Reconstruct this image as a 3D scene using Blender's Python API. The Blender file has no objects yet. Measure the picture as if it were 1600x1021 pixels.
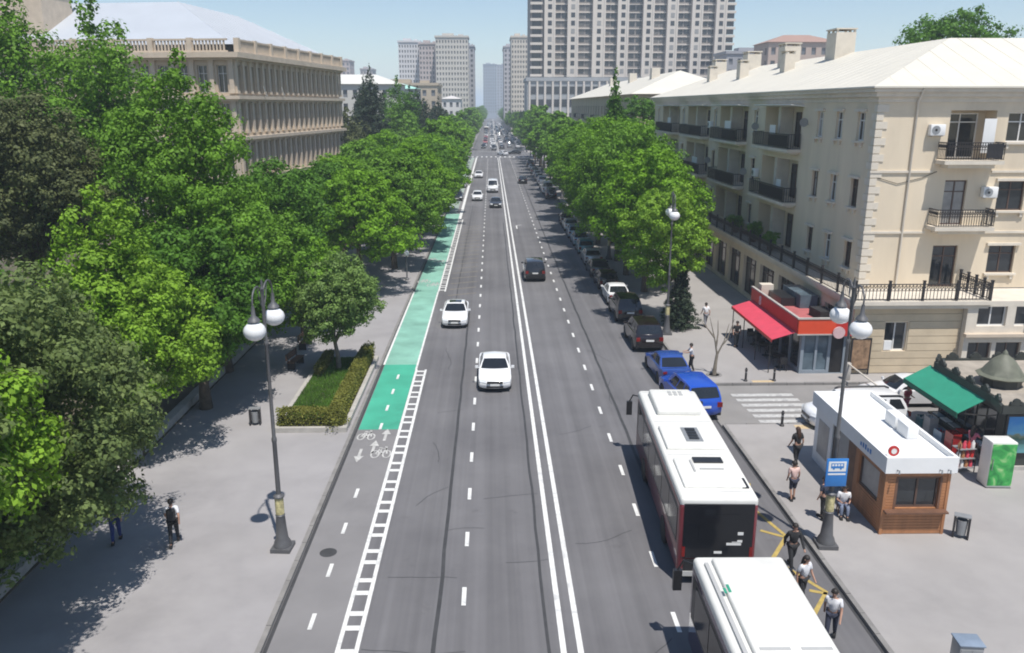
import bpy, bmesh, math, random
import numpy as np
from mathutils import Vector, Matrix
R = math.radians
PI = math.pi
rnd = random.Random(7)
sc = bpy.context.scene
col = sc.collection

# ------------------------------------------------------------------ camera
cam = bpy.data.cameras.new('camera')
cam.sensor_width = 36.0
cam.lens = 36.0 * 1280.0 / 1600.0
cam.clip_start = 0.1
cam.clip_end = 12000
co = bpy.data.objects.new('camera', cam)
col.objects.link(co)
co.location = (0, 0, 15.0)
co.rotation_euler = (R(90 - 15.08), 0, R(-1.426))
sc.camera = co

# ------------------------------------------------------------------ sky, sun, exposure
SUN_EL, SUN_AZ = 67.0, 157.0          # azimuth measured from +Y towards +X
world = bpy.data.worlds.new('World')
sc.world = world
world.use_nodes = True
nt = world.node_tree
nt.nodes.clear()
out = nt.nodes.new('ShaderNodeOutputWorld')
bg = nt.nodes.new('ShaderNodeBackground')
sky = nt.nodes.new('ShaderNodeTexSky')
sky.sky_type = 'NISHITA'
sky.sun_disc = False
sky.sun_elevation = R(SUN_EL)
sky.sun_rotation = R(SUN_AZ)
sky.altitude = 20
sky.air_density = 1.0
sky.dust_density = 0.15
sky.ozone_density = 2.0
bg.inputs['Strength'].default_value = 0.098
nt.links.new(sky.outputs[0], bg.inputs['Color'])
nt.links.new(bg.outputs[0], out.inputs['Surface'])
sl = bpy.data.lights.new('sun', 'SUN')
sl.energy = 4.3
sl.angle = R(0.6)
sl.color = (1.0, 0.955, 0.89)
so = bpy.data.objects.new('sun', sl)
col.objects.link(so)
sd = Vector((math.sin(R(SUN_AZ)) * math.cos(R(SUN_EL)), math.cos(R(SUN_AZ)) * math.cos(R(SUN_EL)), math.sin(R(SUN_EL))))
so.rotation_euler = sd.to_track_quat('Z', 'Y').to_euler()
so.location = (0, -20, 60)
sc.view_settings.view_transform = 'Standard'
sc.view_settings.look = 'None'
sc.view_settings.exposure = 0.30
sc.view_settings.gamma = 1.0
sc.view_settings.use_curve_mapping = False
sc.render.engine = 'CYCLES'
sc.cycles.max_bounces = 8
sc.cycles.transparent_max_bounces = 8
sc.cycles.volume_bounces = 1
sc.cycles.filter_width = 1.9

# ------------------------------------------------------------------ helpers: objects
def tag(o, label=None, cat=None, group=None, kind=None):
    if label: o['label'] = label
    if cat: o['category'] = cat
    if group: o['group'] = group
    if kind: o['kind'] = kind
    return o

def thing(name, label, cat, loc=(0, 0, 0), rz=0.0, group=None):
    o = bpy.data.objects.new(name, None)
    o.empty_display_size = 0.3
    col.objects.link(o)
    o.location = loc
    o.rotation_euler = (0, 0, rz)
    return tag(o, label, cat, group)

def place(name, me, parent=None, loc=(0, 0, 0), rz=0.0, rx=0.0):
    o = bpy.data.objects.new(name, me)
    col.objects.link(o)
    o.parent = parent
    o.location = loc
    o.rotation_euler = (rx, 0, rz)
    return o

def copy_tree(o, parent=None):
    c = o.copy()
    col.objects.link(c)
    c.parent = parent
    for ch in o.children:
        copy_tree(ch, c)
    return c

class MB:
    def __init__(s):
        s.v, s.f, s.m = [], [], []
    def add(s, vs, fs, mi=0):
        n = len(s.v)
        s.v += [tuple(p) for p in vs]
        s.f += [tuple(i + n for i in f) for f in fs]
        s.m += [mi] * len(fs)
        return s
    def quad(s, a, b, c, d, mi=0):
        return s.add((a, b, c, d), ((0, 1, 2, 3),), mi)
    def box(s, x0, x1, y0, y1, z0, z1, mi=0):
        vs = [(x, y, z) for z in (z0, z1) for x, y in ((x0, y0), (x1, y0), (x1, y1), (x0, y1))]
        return s.add(vs, ((3, 2, 1, 0), (4, 5, 6, 7), (0, 1, 5, 4), (1, 2, 6, 5), (2, 3, 7, 6), (3, 0, 4, 7)), mi)
    def obox(s, c, size, rz=0.0, rx=0.0, ry=0.0, mi=0):
        M = Matrix.Translation(c) @ Matrix.Rotation(rz, 4, 'Z') @ Matrix.Rotation(ry, 4, 'Y') @ Matrix.Rotation(rx, 4, 'X')
        hx, hy, hz = (k / 2 for k in size)
        vs = [M @ Vector((x, y, z)) for z in (-hz, hz) for x, y in ((-hx, -hy), (hx, -hy), (hx, hy), (-hx, hy))]
        return s.add(vs, ((3, 2, 1, 0), (4, 5, 6, 7), (0, 1, 5, 4), (1, 2, 6, 5), (2, 3, 7, 6), (3, 0, 4, 7)), mi)
    def prism(s, poly, z0, z1, mi=0):
        n = len(poly)
        vs = [(x, y, z0) for x, y in poly] + [(x, y, z1) for x, y in poly]
        fs = [tuple(reversed(range(n))), tuple(range(n, 2 * n))] + [(i, (i + 1) % n, n + (i + 1) % n, n + i) for i in range(n)]
        return s.add(vs, fs, mi)
    def tube(s, pts, r, n=8, mi=0, cap=True):
        pts = [Vector(p) for p in pts]
        rs = r if isinstance(r, (list, tuple)) else [r] * len(pts)
        vs, fs = [], []
        up = Vector((0.123, 0.98, 0.05)).normalized()
        for i, p in enumerate(pts):
            d = (pts[min(i + 1, len(pts) - 1)] - pts[max(i - 1, 0)]).normalized()
            a = d.cross(up)
            if a.length < 0.05: a = d.cross(Vector((1, 0, 0)))
            a.normalize()
            b = d.cross(a)
            for k in range(n):
                t = 2 * PI * k / n
                vs.append(p + (a * math.cos(t) + b * math.sin(t)) * rs[i])
        for i in range(len(pts) - 1):
            for k in range(n):
                fs.append((i * n + k, i * n + (k + 1) % n, (i + 1) * n + (k + 1) % n, (i + 1) * n + k))
        if cap:
            fs.append(tuple(reversed(range(n))))
            fs.append(tuple(range((len(pts) - 1) * n, len(pts) * n)))
        return s.add(vs, fs, mi)
    def lathe(s, prof, n=16, c=(0, 0, 0), axis='z', mi=0):
        vs, fs = [], []
        for r, h in prof:
            for k in range(n):
                t = 2 * PI * k / n
                p = (r * math.cos(t), r * math.sin(t), h)
                if axis == 'x': p = (p[2], p[0], p[1])
                if axis == 'y': p = (p[1], p[2], p[0])
                vs.append((p[0] + c[0], p[1] + c[1], p[2] + c[2]))
        for i in range(len(prof) - 1):
            for k in range(n):
                fs.append((i * n + k, i * n + (k + 1) % n, (i + 1) * n + (k + 1) % n, (i + 1) * n + k))
        if prof[0][0] > 1e-4: fs.append(tuple(reversed(range(n))))
        if prof[-1][0] > 1e-4: fs.append(tuple(range((len(prof) - 1) * n, len(prof) * n)))
        return s.add(vs, fs, mi)
    def ball(s, c, r, n=14, sz=1.0, mi=0):
        prof = [(max(1e-5, r * math.sin(PI * i / 9)), -r * sz * math.cos(PI * i / 9)) for i in range(10)]
        return s.lathe(prof, n, c, mi=mi)
    def mesh(s, name, mats, smooth=None, fix=True):
        me = bpy.data.meshes.new(name)
        me.from_pydata(s.v, [], s.f)
        for m in (mats if isinstance(mats, (list, tuple)) else [mats]): me.materials.append(m)
        me.polygons.foreach_set('material_index', s.m)
        if fix:
            bm = bmesh.new(); bm.from_mesh(me)
            bmesh.ops.recalc_face_normals(bm, faces=bm.faces)
            bm.to_mesh(me); bm.free()
        if smooth is not None:
            me.polygons.foreach_set('use_smooth', [True] * len(me.polygons))
            me.set_sharp_from_angle(angle=R(smooth))
        me.update()
        return me
    def build(s, name, mats, parent=None, loc=(0, 0, 0), rz=0.0, smooth=None, fix=True):
        return place(name, s.mesh(name, mats, smooth, fix), parent, loc, rz)

def rbox(name, size, r, mat, parent=None, loc=(0, 0, 0), segs=3, rz=0.0, only_vertical=False):
    bm = bmesh.new()
    bmesh.ops.create_cube(bm, size=1)
    bmesh.ops.scale(bm, vec=size, verts=bm.verts)
    es = [e for e in bm.edges if not only_vertical or abs((e.verts[0].co - e.verts[1].co).z) > 0.5 * size[2]]
    bmesh.ops.bevel(bm, geom=es, offset=r, segments=segs, affect='EDGES', profile=0.5)
    me = bpy.data.meshes.new(name)
    bm.to_mesh(me); bm.free()
    me.materials.append(mat)
    me.polygons.foreach_set('use_smooth', [True] * len(me.polygons))
    me.set_sharp_from_angle(angle=R(40))
    return place(name, me, parent, loc, rz)

def np_quads(name, V, mat):
    n = len(V) // 4
    me = bpy.data.meshes.new(name)
    me.vertices.add(4 * n)
    me.vertices.foreach_set('co', V.astype(np.float32).ravel())
    me.loops.add(4 * n)
    me.loops.foreach_set('vertex_index', np.arange(4 * n, dtype=np.int32))
    me.polygons.add(n)
    me.polygons.foreach_set('loop_start', np.arange(0, 4 * n, 4, dtype=np.int32))
    me.update(calc_edges=True)
    me.materials.append(mat)
    return me

# ------------------------------------------------------------------ helpers: materials
def new_mat(name):
    m = bpy.data.materials.new(name)
    m.use_nodes = True
    t = m.node_tree
    b = t.nodes['Principled BSDF']
    return m, t, b

def N(t, kind, **kw):
    n = t.nodes.new(kind)
    for k, v in kw.items():
        if k in n.inputs: n.inputs[k].default_value = v
        else: setattr(n, k, v)
    return n

def mat(name, c, rough=0.7, var=0.15, scale=2.0, bump=0.0, bscale=30.0, metal=0.0, spec=0.5, coat=0.0, streak=False, dirt=0.0):
    """plain procedural surface: noise-driven colour variation, optional grain relief, vertical rain streaks and stains"""
    m, t, b = new_mat(name)
    tc = N(t, 'ShaderNodeTexCoord')
    src = tc.outputs['Object']
    if streak:
        mp = N(t, 'ShaderNodeMapping'); mp.inputs['Scale'].default_value = (1, 1, 0.18)
        t.links.new(src, mp.inputs[0]); src = mp.outputs[0]
    nz = N(t, 'ShaderNodeTexNoise', Scale=scale, Detail=6.0, Roughness=0.6)
    t.links.new(src, nz.inputs['Vector'])
    rmp = N(t, 'ShaderNodeValToRGB')
    lo = tuple(max(0, k * (1 - var)) for k in c) + (1,)
    hi = tuple(min(1, k * (1 + var)) for k in c) + (1,)
    rmp.color_ramp.elements[0].position = 0.3; rmp.color_ramp.elements[0].color = lo
    rmp.color_ramp.elements[1].position = 0.7; rmp.color_ramp.elements[1].color = hi
    t.links.new(nz.outputs[0], rmp.inputs[0])
    cout = rmp.outputs[0]
    if dirt > 0:
        n2 = N(t, 'ShaderNodeTexNoise', Scale=scale * 0.35, Detail=8.0, Roughness=0.7)
        t.links.new(src, n2.inputs['Vector'])
        r2 = N(t, 'ShaderNodeValToRGB')
        r2.color_ramp.elements[0].position = 0.52; r2.color_ramp.elements[0].color = (1, 1, 1, 1)
        r2.color_ramp.elements[1].position = 0.75; r2.color_ramp.elements[1].color = (1 - dirt, 1 - dirt, 1 - dirt * 0.95, 1)
        t.links.new(n2.outputs[0], r2.inputs[0])
        mx = N(t, 'ShaderNodeMixRGB', blend_type='MULTIPLY'); mx.inputs[0].default_value = 1
        t.links.new(cout, mx.inputs[1]); t.links.new(r2.outputs[0], mx.inputs[2])
        cout = mx.outputs[0]
    t.links.new(cout, b.inputs['Base Color'])
    b.inputs['Roughness'].default_value = rough
    b.inputs['Metallic'].default_value = metal
    b.inputs['Specular IOR Level'].default_value = spec
    b.inputs['Coat Weight'].default_value = coat
    b.inputs['Coat Roughness'].default_value = 0.06
    if bump > 0:
        n3 = N(t, 'ShaderNodeTexNoise', Scale=bscale, Detail=4.0)
        t.links.new(tc.outputs['Object'], n3.inputs['Vector'])
        bp = N(t, 'ShaderNodeBump', Strength=bump, Distance=0.02)
        t.links.new(n3.outputs[0], bp.inputs['Height'])
        t.links.new(bp.outputs[0], b.inputs['Normal'])
    return m

def paint(name, c, rough=0.3, metal=0.0):
    return mat(name, c, rough, 0.05, 1.5, coat=0.8, metal=metal, dirt=0.08)

def leaf_mat(name, c, hue=0.35, trans=0.3, light=1.6):
    m, t, b = new_mat(name)
    g = N(t, 'ShaderNodeNewGeometry')
    rmp = N(t, 'ShaderNodeValToRGB')
    e = rmp.color_ramp.elements
    e[0].position = 0.0; e[0].color = (c[0] * (1 - hue), c[1] * (1 - hue), c[2] * (1 - hue), 1)
    e[1].position = 1.0; e[1].color = (c[0] * light * 1.12, c[1] * light, c[2] * light * 0.9, 1)
    tc = N(t, 'ShaderNodeTexCoord')
    nz = N(t, 'ShaderNodeTexNoise', Scale=0.9, Detail=3.0)
    t.links.new(tc.outputs['Object'], nz.inputs['Vector'])
    mix = N(t, 'ShaderNodeMath', operation='MULTIPLY_ADD'); mix.inputs[1].default_value = 1.3; mix.inputs[2].default_value = -0.42
    t.links.new(nz.outputs[0], mix.inputs[0])
    ad = N(t, 'ShaderNodeMath', operation='MULTIPLY_ADD'); ad.inputs[1].default_value = 0.55; ad.use_clamp = True
    t.links.new(g.outputs['Random Per Island'], ad.inputs[0]); t.links.new(mix.outputs[0], ad.inputs[2])
    t.links.new(ad.outputs[0], rmp.inputs[0])
    t.links.new(rmp.outputs[0], b.inputs['Base Color'])
    b.inputs['Roughness'].default_value = 0.55
    b.inputs['Specular IOR Level'].default_value = 0.15
    tr = N(t, 'ShaderNodeBsdfTranslucent')
    hs = N(t, 'ShaderNodeHueSaturation', Saturation=1.1, Value=1.4)
    t.links.new(rmp.outputs[0], hs.inputs['Color']); t.links.new(hs.outputs[0], tr.inputs['Color'])
    ms = N(t, 'ShaderNodeMixShader'); ms.inputs[0].default_value = trans
    t.links.new(b.outputs[0], ms.inputs[1]); t.links.new(tr.outputs[0], ms.inputs[2])
    t.links.new(ms.outputs[0], t.nodes['Material Output'].inputs['Surface'])
    return m

M = {}
M['pave'] = mat('pavement_concrete', (0.305, 0.292, 0.294), 0.85, 0.1, 0.35, 0.15, 40, dirt=0.24)
M['pave2'] = mat('plaza_concrete', (0.32, 0.303, 0.292), 0.85, 0.1, 0.3, 0.15, 40, dirt=0.22)
M['kerb'] = mat('kerb_stone', (0.22, 0.21, 0.2), 0.85, 0.2, 1.5, 0.2, 30)
M['kerb_grey'] = mat('border_stone', (0.4, 0.38, 0.35), 0.85, 0.15, 2, 0.2, 30)
M['soil'] = mat('park_soil', (0.10, 0.085, 0.06), 0.95, 0.4, 0.6, 0.4, 12)
M['ground'] = mat('ground', (0.20, 0.19, 0.16), 0.95, 0.3, 0.02)
M['line'] = mat('road_paint_white', (0.68, 0.68, 0.66), 0.75, 0.14, 4.0, dirt=0.45)
M['line_worn'] = mat('road_paint_worn', (0.46, 0.455, 0.44), 0.8, 0.22, 5.0, dirt=0.5)
M['yellow'] = mat('road_paint_yellow', (0.42, 0.31, 0.09), 0.75, 0.2, 4.0, dirt=0.45)
M['tan'] = mat('road_paint_faded', (0.175, 0.158, 0.135), 0.8, 0.15, 3.0, dirt=0.4)
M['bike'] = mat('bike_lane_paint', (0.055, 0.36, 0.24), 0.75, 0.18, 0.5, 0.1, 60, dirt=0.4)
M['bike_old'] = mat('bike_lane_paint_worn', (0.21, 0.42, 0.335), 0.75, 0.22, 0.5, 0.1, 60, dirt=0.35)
M['tar'] = mat('tar_seam', (0.05, 0.05, 0.052), 0.7, 0.2, 2)
M['white'] = mat('white_paint', (0.78, 0.78, 0.77), 0.5, 0.04, 1.5, dirt=0.08)
M['roofw'] = mat('white_roof_sheet', (0.64, 0.605, 0.52), 0.6, 0.04, 0.5, streak=False, dirt=0.06)
M['roofg'] = mat('pale_metal_roof', (0.43, 0.46, 0.50), 0.5, 0.04, 0.3, dirt=0.06)
M['lime'] = mat('limestone_wall', (0.68, 0.58, 0.44), 0.85, 0.08, 0.6, 0.1, 25, streak=True, dirt=0.2)
M['lime2'] = mat('limestone_trim', (0.64, 0.58, 0.49), 0.85, 0.08, 1.5, 0.1, 25, dirt=0.15)
M['course'] = mat('rusticated_stone', (0.57, 0.47, 0.33), 0.85, 0.1, 1.0, 0.15, 25, dirt=0.15)
M['stone'] = mat('old_stone', (0.49, 0.40, 0.30), 0.9, 0.1, 0.5, 0.15, 20, streak=True, dirt=0.18)
M['stone2'] = mat('old_stone_trim', (0.55, 0.46, 0.36), 0.9, 0.1, 1.0, 0.1, 20, dirt=0.15)
M['glass'] = mat('window_glass', (0.025, 0.03, 0.035), 0.08, 0.3, 0.8, spec=0.7)
M['curtain'] = mat('curtained_glass', (0.30, 0.29, 0.28), 0.35, 0.25, 1.2)
M['bglass'] = mat('bus_glass', (0.012, 0.013, 0.016), 0.1, 0.2, 1, spec=0.6)
M['cglass'] = mat('car_glass', (0.015, 0.018, 0.022), 0.06, 0.2, 1, spec=0.7)
M['frame'] = mat('window_frame_white', (0.70, 0.69, 0.67), 0.5, 0.05, 2)
M['brownf'] = mat('window_frame_brown', (0.10, 0.06, 0.045), 0.5, 0.15, 2)
M['iron'] = mat('wrought_iron', (0.025, 0.023, 0.025), 0.5, 0.2, 4)
M['grey'] = mat('grey_metal', (0.30, 0.31, 0.32), 0.45, 0.1, 3, metal=0.3)
M['lampm'] = mat('lamp_post_metal', (0.115, 0.115, 0.12), 0.5, 0.15, 3, metal=0.2, dirt=0.2)
M['globe'] = mat('opal_globe', (0.74, 0.74, 0.74), 0.25, 0.03, 3)
M['dark'] = mat('dark_rubber', (0.02, 0.02, 0.021), 0.75, 0.2, 4)
M['black'] = mat('black_plastic', (0.02, 0.02, 0.022), 0.35, 0.2, 3)
M['rim'] = mat('alloy_rim', (0.45, 0.46, 0.47), 0.3, 0.05, 4, metal=0.8)
M['lampglass'] = mat('headlight_glass', (0.62, 0.64, 0.66), 0.12, 0.05, 6)
M['tail'] = mat('tail_light', (0.20, 0.012, 0.010), 0.2, 0.1, 6)
M['plate'] = mat('number_plate', (0.72, 0.72, 0.7), 0.4, 0.04, 6)
M['wood'] = mat('kiosk_timber', (0.38, 0.17, 0.075), 0.6, 0.22, 3.0, 0.1, 20, streak=True)
M['wood2'] = mat('dark_timber', (0.15, 0.075, 0.045), 0.6, 0.2, 3.0)
M['red'] = mat('red_panel', (0.50, 0.03, 0.025), 0.45, 0.06, 1.5)
M['orange'] = mat('orange_red_panel', (0.66, 0.07, 0.025), 0.45, 0.06, 1.5)
M['pink'] = mat('red_awning_fabric', (0.60, 0.06, 0.10), 0.75, 0.08, 2)
M['green'] = mat('green_awning_fabric', (0.025, 0.27, 0.17), 0.75, 0.08, 2)
M['green_dk'] = mat('green_valance_fabric', (0.01, 0.12, 0.075), 0.75, 0.08, 2)
M['bronze'] = mat('dark_green_kiosk_metal', (0.035, 0.04, 0.036), 0.5, 0.2, 2)
M['dome'] = mat('weathered_dome_metal', (0.13, 0.135, 0.10), 0.6, 0.2, 3)
M['kroof'] = mat('kiosk_roof_felt', (0.33, 0.29, 0.24), 0.9, 0.2, 1.5, dirt=0.25)
M['blue'] = mat('sign_blue', (0.03, 0.19, 0.52), 0.4, 0.04, 3)
M['bark'] = mat('bark', (0.09, 0.07, 0.05), 0.95, 0.35, 4, 0.5, 18)
M['bark_pale'] = mat('bark_pale', (0.21, 0.18, 0.14), 0.95, 0.3, 4, 0.4, 18)
M['maroon'] = paint('bus_maroon', (0.17, 0.012, 0.022), 0.3)
M['buswhite'] = mat('bus_roof_white', (0.72, 0.71, 0.665), 0.45, 0.05, 1.2, dirt=0.2)
M['busgrey'] = mat('bus_roof_grey', (0.42, 0.42, 0.41), 0.5, 0.06, 1.5, dirt=0.1)
P = {
    'white': paint('car_white', (0.80, 0.80, 0.80), 0.28), 'black': paint('car_black', (0.014, 0.014, 0.016), 0.22),
    'dkgrey': paint('car_charcoal', (0.055, 0.058, 0.065), 0.25, 0.3), 'silver': paint('car_silver', (0.50, 0.51, 0.52), 0.3, 0.4),
    'blue': paint('car_blue', (0.025, 0.07, 0.29), 0.25), 'royal': paint('car_royal_blue', (0.012, 0.075, 0.46), 0.25),
    'purple': paint('car_purple', (0.04, 0.010, 0.055), 0.25), 'ltblue': paint('car_pale_blue', (0.22, 0.34, 0.46), 0.3, 0.2),
    'maroon': paint('car_maroon', (0.012, 0.006, 0.007), 0.22), 'red': paint('car_red', (0.35, 0.02, 0.02), 0.3),
    'teal': paint('car_teal', (0.05, 0.19, 0.23), 0.3, 0.2),
}

def asphalt_mat():
    m, t, b = new_mat('asphalt')
    tc = N(t, 'ShaderNodeTexCoord')
    o = tc.outputs['Object']
    big = N(t, 'ShaderNodeTexNoise', Scale=0.12, Detail=7.0, Roughness=0.65); t.links.new(o, big.inputs['Vector'])
    r1 = N(t, 'ShaderNodeValToRGB')
    r1.color_ramp.elements[0].position = 0.32; r1.color_ramp.elements[0].color = (0.110, 0.107, 0.113, 1)
    r1.color_ramp.elements[1].position = 0.68; r1.color_ramp.elements[1].color = (0.165, 0.161, 0.166, 1)
    t.links.new(big.outputs[0], r1.inputs[0])
    # long wear streaks along the traffic direction
    mp = N(t, 'ShaderNodeMapping'); mp.inputs['Scale'].default_value = (1.1, 0.012, 1)
    t.links.new(o, mp.inputs[0])
    st = N(t, 'ShaderNodeTexNoise', Scale=1.3, Detail=5.0, Roughness=0.6); t.links.new(mp.outputs[0], st.inputs['Vector'])
    r2 = N(t, 'ShaderNodeValToRGB')
    r2.color_ramp.elements[0].position = 0.33; r2.color_ramp.elements[0].color = (0.80, 0.80, 0.80, 1)
    r2.color_ramp.elements[1].position = 0.66; r2.color_ramp.elements[1].color = (1.15, 1.15, 1.15, 1)
    t.links.new(st.outputs[0], r2.inputs[0])
    mx = N(t, 'ShaderNodeMixRGB', blend_type='MULTIPLY'); mx.inputs[0].default_value = 1
    t.links.new(r1.outputs[0], mx.inputs[1]); t.links.new(r2.outputs[0], mx.inputs[2])
    # oil drips and repaired patches
    sp = N(t, 'ShaderNodeTexNoise', Scale=0.55, Detail=9.0, Roughness=0.75); t.links.new(o, sp.inputs['Vector'])
    r3 = N(t, 'ShaderNodeValToRGB')
    r3.color_ramp.elements[0].position = 0.60; r3.color_ramp.elements[0].color = (1, 1, 1, 1)
    r3.color_ramp.elements[1].position = 0.74; r3.color_ramp.elements[1].color = (0.72, 0.71, 0.71, 1)
    t.links.new(sp.outputs[0], r3.inputs[0])
    mx2 = N(t, 'ShaderNodeMixRGB', blend_type='MULTIPLY'); mx2.inputs[0].default_value = 1
    t.links.new(mx.outputs[0], mx2.inputs[1]); t.links.new(r3.outputs[0], mx2.inputs[2])
    t.links.new(mx2.outputs[0], b.inputs['Base Color'])
    b.inputs['Roughness'].default_value = 0.85
    fn = N(t, 'ShaderNodeTexNoise', Scale=60.0, Detail=3.0); t.links.new(o, fn.inputs['Vector'])
    bp = N(t, 'ShaderNodeBump', Strength=0.25, Distance=0.01)
    t.links.new(fn.outputs[0], bp.inputs['Height']); t.links.new(bp.outputs[0], b.inputs['Normal'])
    return m
M['asphalt'] = asphalt_mat()
M['asphalt2'] = mat('side_street_asphalt', (0.235, 0.225, 0.215), 0.9, 0.12, 0.4, 0.2, 50, dirt=0.2)
M['asphalt3'] = mat('bike_lane_asphalt', (0.205, 0.198, 0.2), 0.9, 0.1, 0.4, 0.2, 50, dirt=0.2)

L = {
    'bright': leaf_mat('leaf_bright', (0.150, 0.285, 0.030), 0.35, 0.24),
    'mid': leaf_mat('leaf_mid', (0.104, 0.2257, 0.0253), 0.4, 0.24),
    'deep': leaf_mat('leaf_deep', (0.0676, 0.1647, 0.0207), 0.4, 0.24),
    'greyg': leaf_mat('leaf_grey_green', (0.1105, 0.1647, 0.0575), 0.4, 0.24),
    'planter': leaf_mat('leaf_planter', (0.125, 0.215, 0.06), 0.4, 0.24),
    'olive': leaf_mat('leaf_olive_brown', (0.0806, 0.1037, 0.0437), 0.4, 0.15),
    'dark': leaf_mat('leaf_dark_needles', (0.03, 0.05, 0.03), 0.4, 0.1),
    'street': leaf_mat('leaf_street', (0.1144, 0.2501, 0.0161), 0.35, 0.24),
    'hedge': leaf_mat('leaf_hedge', (0.15, 0.17, 0.04), 0.4, 0.25),
    'grass': leaf_mat('grass_blade', (0.085, 0.19, 0.03), 0.4, 0.2),
}

# ================================================================== SETTING
def sheet(name, x0, x1, y0, y1, z, m, parent=None):
    mb = MB(); mb.quad((x0, y0, z), (x1, y0, z), (x1, y1, z), (x0, y1, z))
    return mb.build(name, m, parent)

def strip(mb, pts, w, z, closed=False):
    """flat painted line of width w along the 2-D polyline pts"""
    pts = [Vector((p[0], p[1], 0)) for p in pts]
    n = len(pts)
    L_, R_ = [], []
    for i in range(n):
        a = pts[(i - 1) % n] if (closed or i > 0) else pts[i]
        b = pts[(i + 1) % n] if (closed or i < n - 1) else pts[i]
        d = (b - a).normalized()
        nn = Vector((-d.y, d.x, 0)) * (w / 2)
        L_.append(pts[i] + nn); R_.append(pts[i] - nn)
    for i in range(n if closed else n - 1):
        j = (i + 1) % n
        mb.quad((R_[i].x, R_[i].y, z), (R_[j].x, R_[j].y, z), (L_[j].x, L_[j].y, z), (L_[i].x, L_[i].y, z))

KL, KR = -6.6, 11.1            # road edges
PZ = 0.12                      # pavement height
tag(sheet('ground', -6000, 6000, -200, 9000, -0.06, M['ground']), kind='structure')
road = tag(sheet('road', KL, KR, -30, 1700, 0.0, M['asphalt']), kind='structure')
tag(sheet('side_street', KR, 90, 36.9, 42.7, 0.0, M['asphalt2']), kind='structure')
for sx0, sx1 in ((-70, KL), (KR, 70)):
    tag(sheet('cross_street', sx0, sx1, 258, 276, 0.0, M['asphalt']), kind='structure')
tag(sheet('bike_lane', KL, -4.45, -30, 250, 0.004, M['asphalt3']), kind='structure')
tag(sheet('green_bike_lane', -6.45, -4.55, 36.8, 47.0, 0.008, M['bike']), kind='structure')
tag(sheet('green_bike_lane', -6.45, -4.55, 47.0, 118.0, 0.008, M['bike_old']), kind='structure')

def slab(name, x0, x1, y0, y1, m, z=PZ):
    mb = MB(); mb.box(x0, x1, y0, y1, -0.05, z)
    return tag(mb.build(name, m), kind='structure')
slab('pavement', -15.3, KL - 0.16, -30, 258, M['pave'])
slab('pavement', -15.3, KL - 0.16, 276, 1700, M['pave'])
slab('plaza', KR + 0.16, 95, -30, 36.75, M['pave2'])
slab('pavement', KR + 0.16, 95, 42.86, 258, M['pave2'])
slab('pavement', KR + 0.16, 40, 276, 1700, M['pave2'])
slab('park_ground', -120, -15.3, -30, 250, M['soil'], 0.16)

# kerbs, laid as stones with open joints
def kerb(pts0, pts1, w=0.16, z=0.14, step=1.0, maxn=220):
    mb = MB()
    a, b = Vector(pts0), Vector(pts1)
    L0 = (b - a).length
    n = min(maxn, max(1, int(L0 / step)))
    d = (b - a) / n
    u = (b - a).normalized()
    nn = Vector((-u.y, u.x)) * w / 2
    for i in range(n):
        p, q = a + d * i + u * 0.012, a + d * (i + 1) - u * 0.012
        zz = z + rnd.uniform(-0.006, 0.006)
        mb.prism([tuple(p - nn), tuple(q - nn), tuple(q + nn), tuple(p + nn)], -0.04, zz)
    return tag(mb.build('kerb', M['kerb']), kind='structure')
kerb((KL - 0.08, -5), (KL - 0.08, 258))
kerb((KR + 0.08, -5), (KR + 0.08, 36.75))
kerb((KR + 0.08, 42.86), (KR + 0.08, 258))
kerb((KR + 0.16, 42.78), (60, 42.78))
kerb((KR + 0.16, 36.83), (60, 36.83), z=0.125)
# thin dark strip along each kerb, drawn with the tar material
mb = MB(); strip(mb, [(KR - 0.06, -5), (KR - 0.06, 250)], 0.1, 0.003); mb.build('gutter', M['tar'], road)
mb = MB(); strip(mb, [(KL + 0.07, -5), (KL + 0.07, 250)], 0.12, 0.0075); mb.build('gutter', M['tar'], road)

# painted markings, children of the road
MZ = 0.012
for x in (1.97, 2.46):
    mb = MB(); strip(mb, [(x, -10), (x, 250)], 0.17, MZ); mb.build('median_line', M['line'], road)
    mb = MB(); strip(mb, [(x, 282), (x, 1300)], 0.17, MZ); mb.build('median_line', M['line'], road)
mb = MB(); strip(mb, [(0, -0.5), (0, 0.5)], 0.14, MZ)
dash = mb.mesh('lane_dash', M['line'])
for k in range(66):
    place('lane_dash', dash, road, (-0.95, 12.2 + 3.55 * k, 0))
    place('lane_dash', dash, road, (5.47, 14.25 + 3.55 * k, 0))
mb = MB(); strip(mb, [(0, -0.4), (0, 0.4)], 0.13, MZ + 0.004)
bdash = mb.mesh('bike_lane_dash', M['line'])
for k in range(5):
    place('bike_lane_dash', bdash, road, (-5.48, 16.0 + 2.82 * k + 2.82, 0))
for k in range(4):
    place('bike_lane_dash', bdash, road, (-5.42, 37.2 + 2.5 * k, 0))
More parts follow.
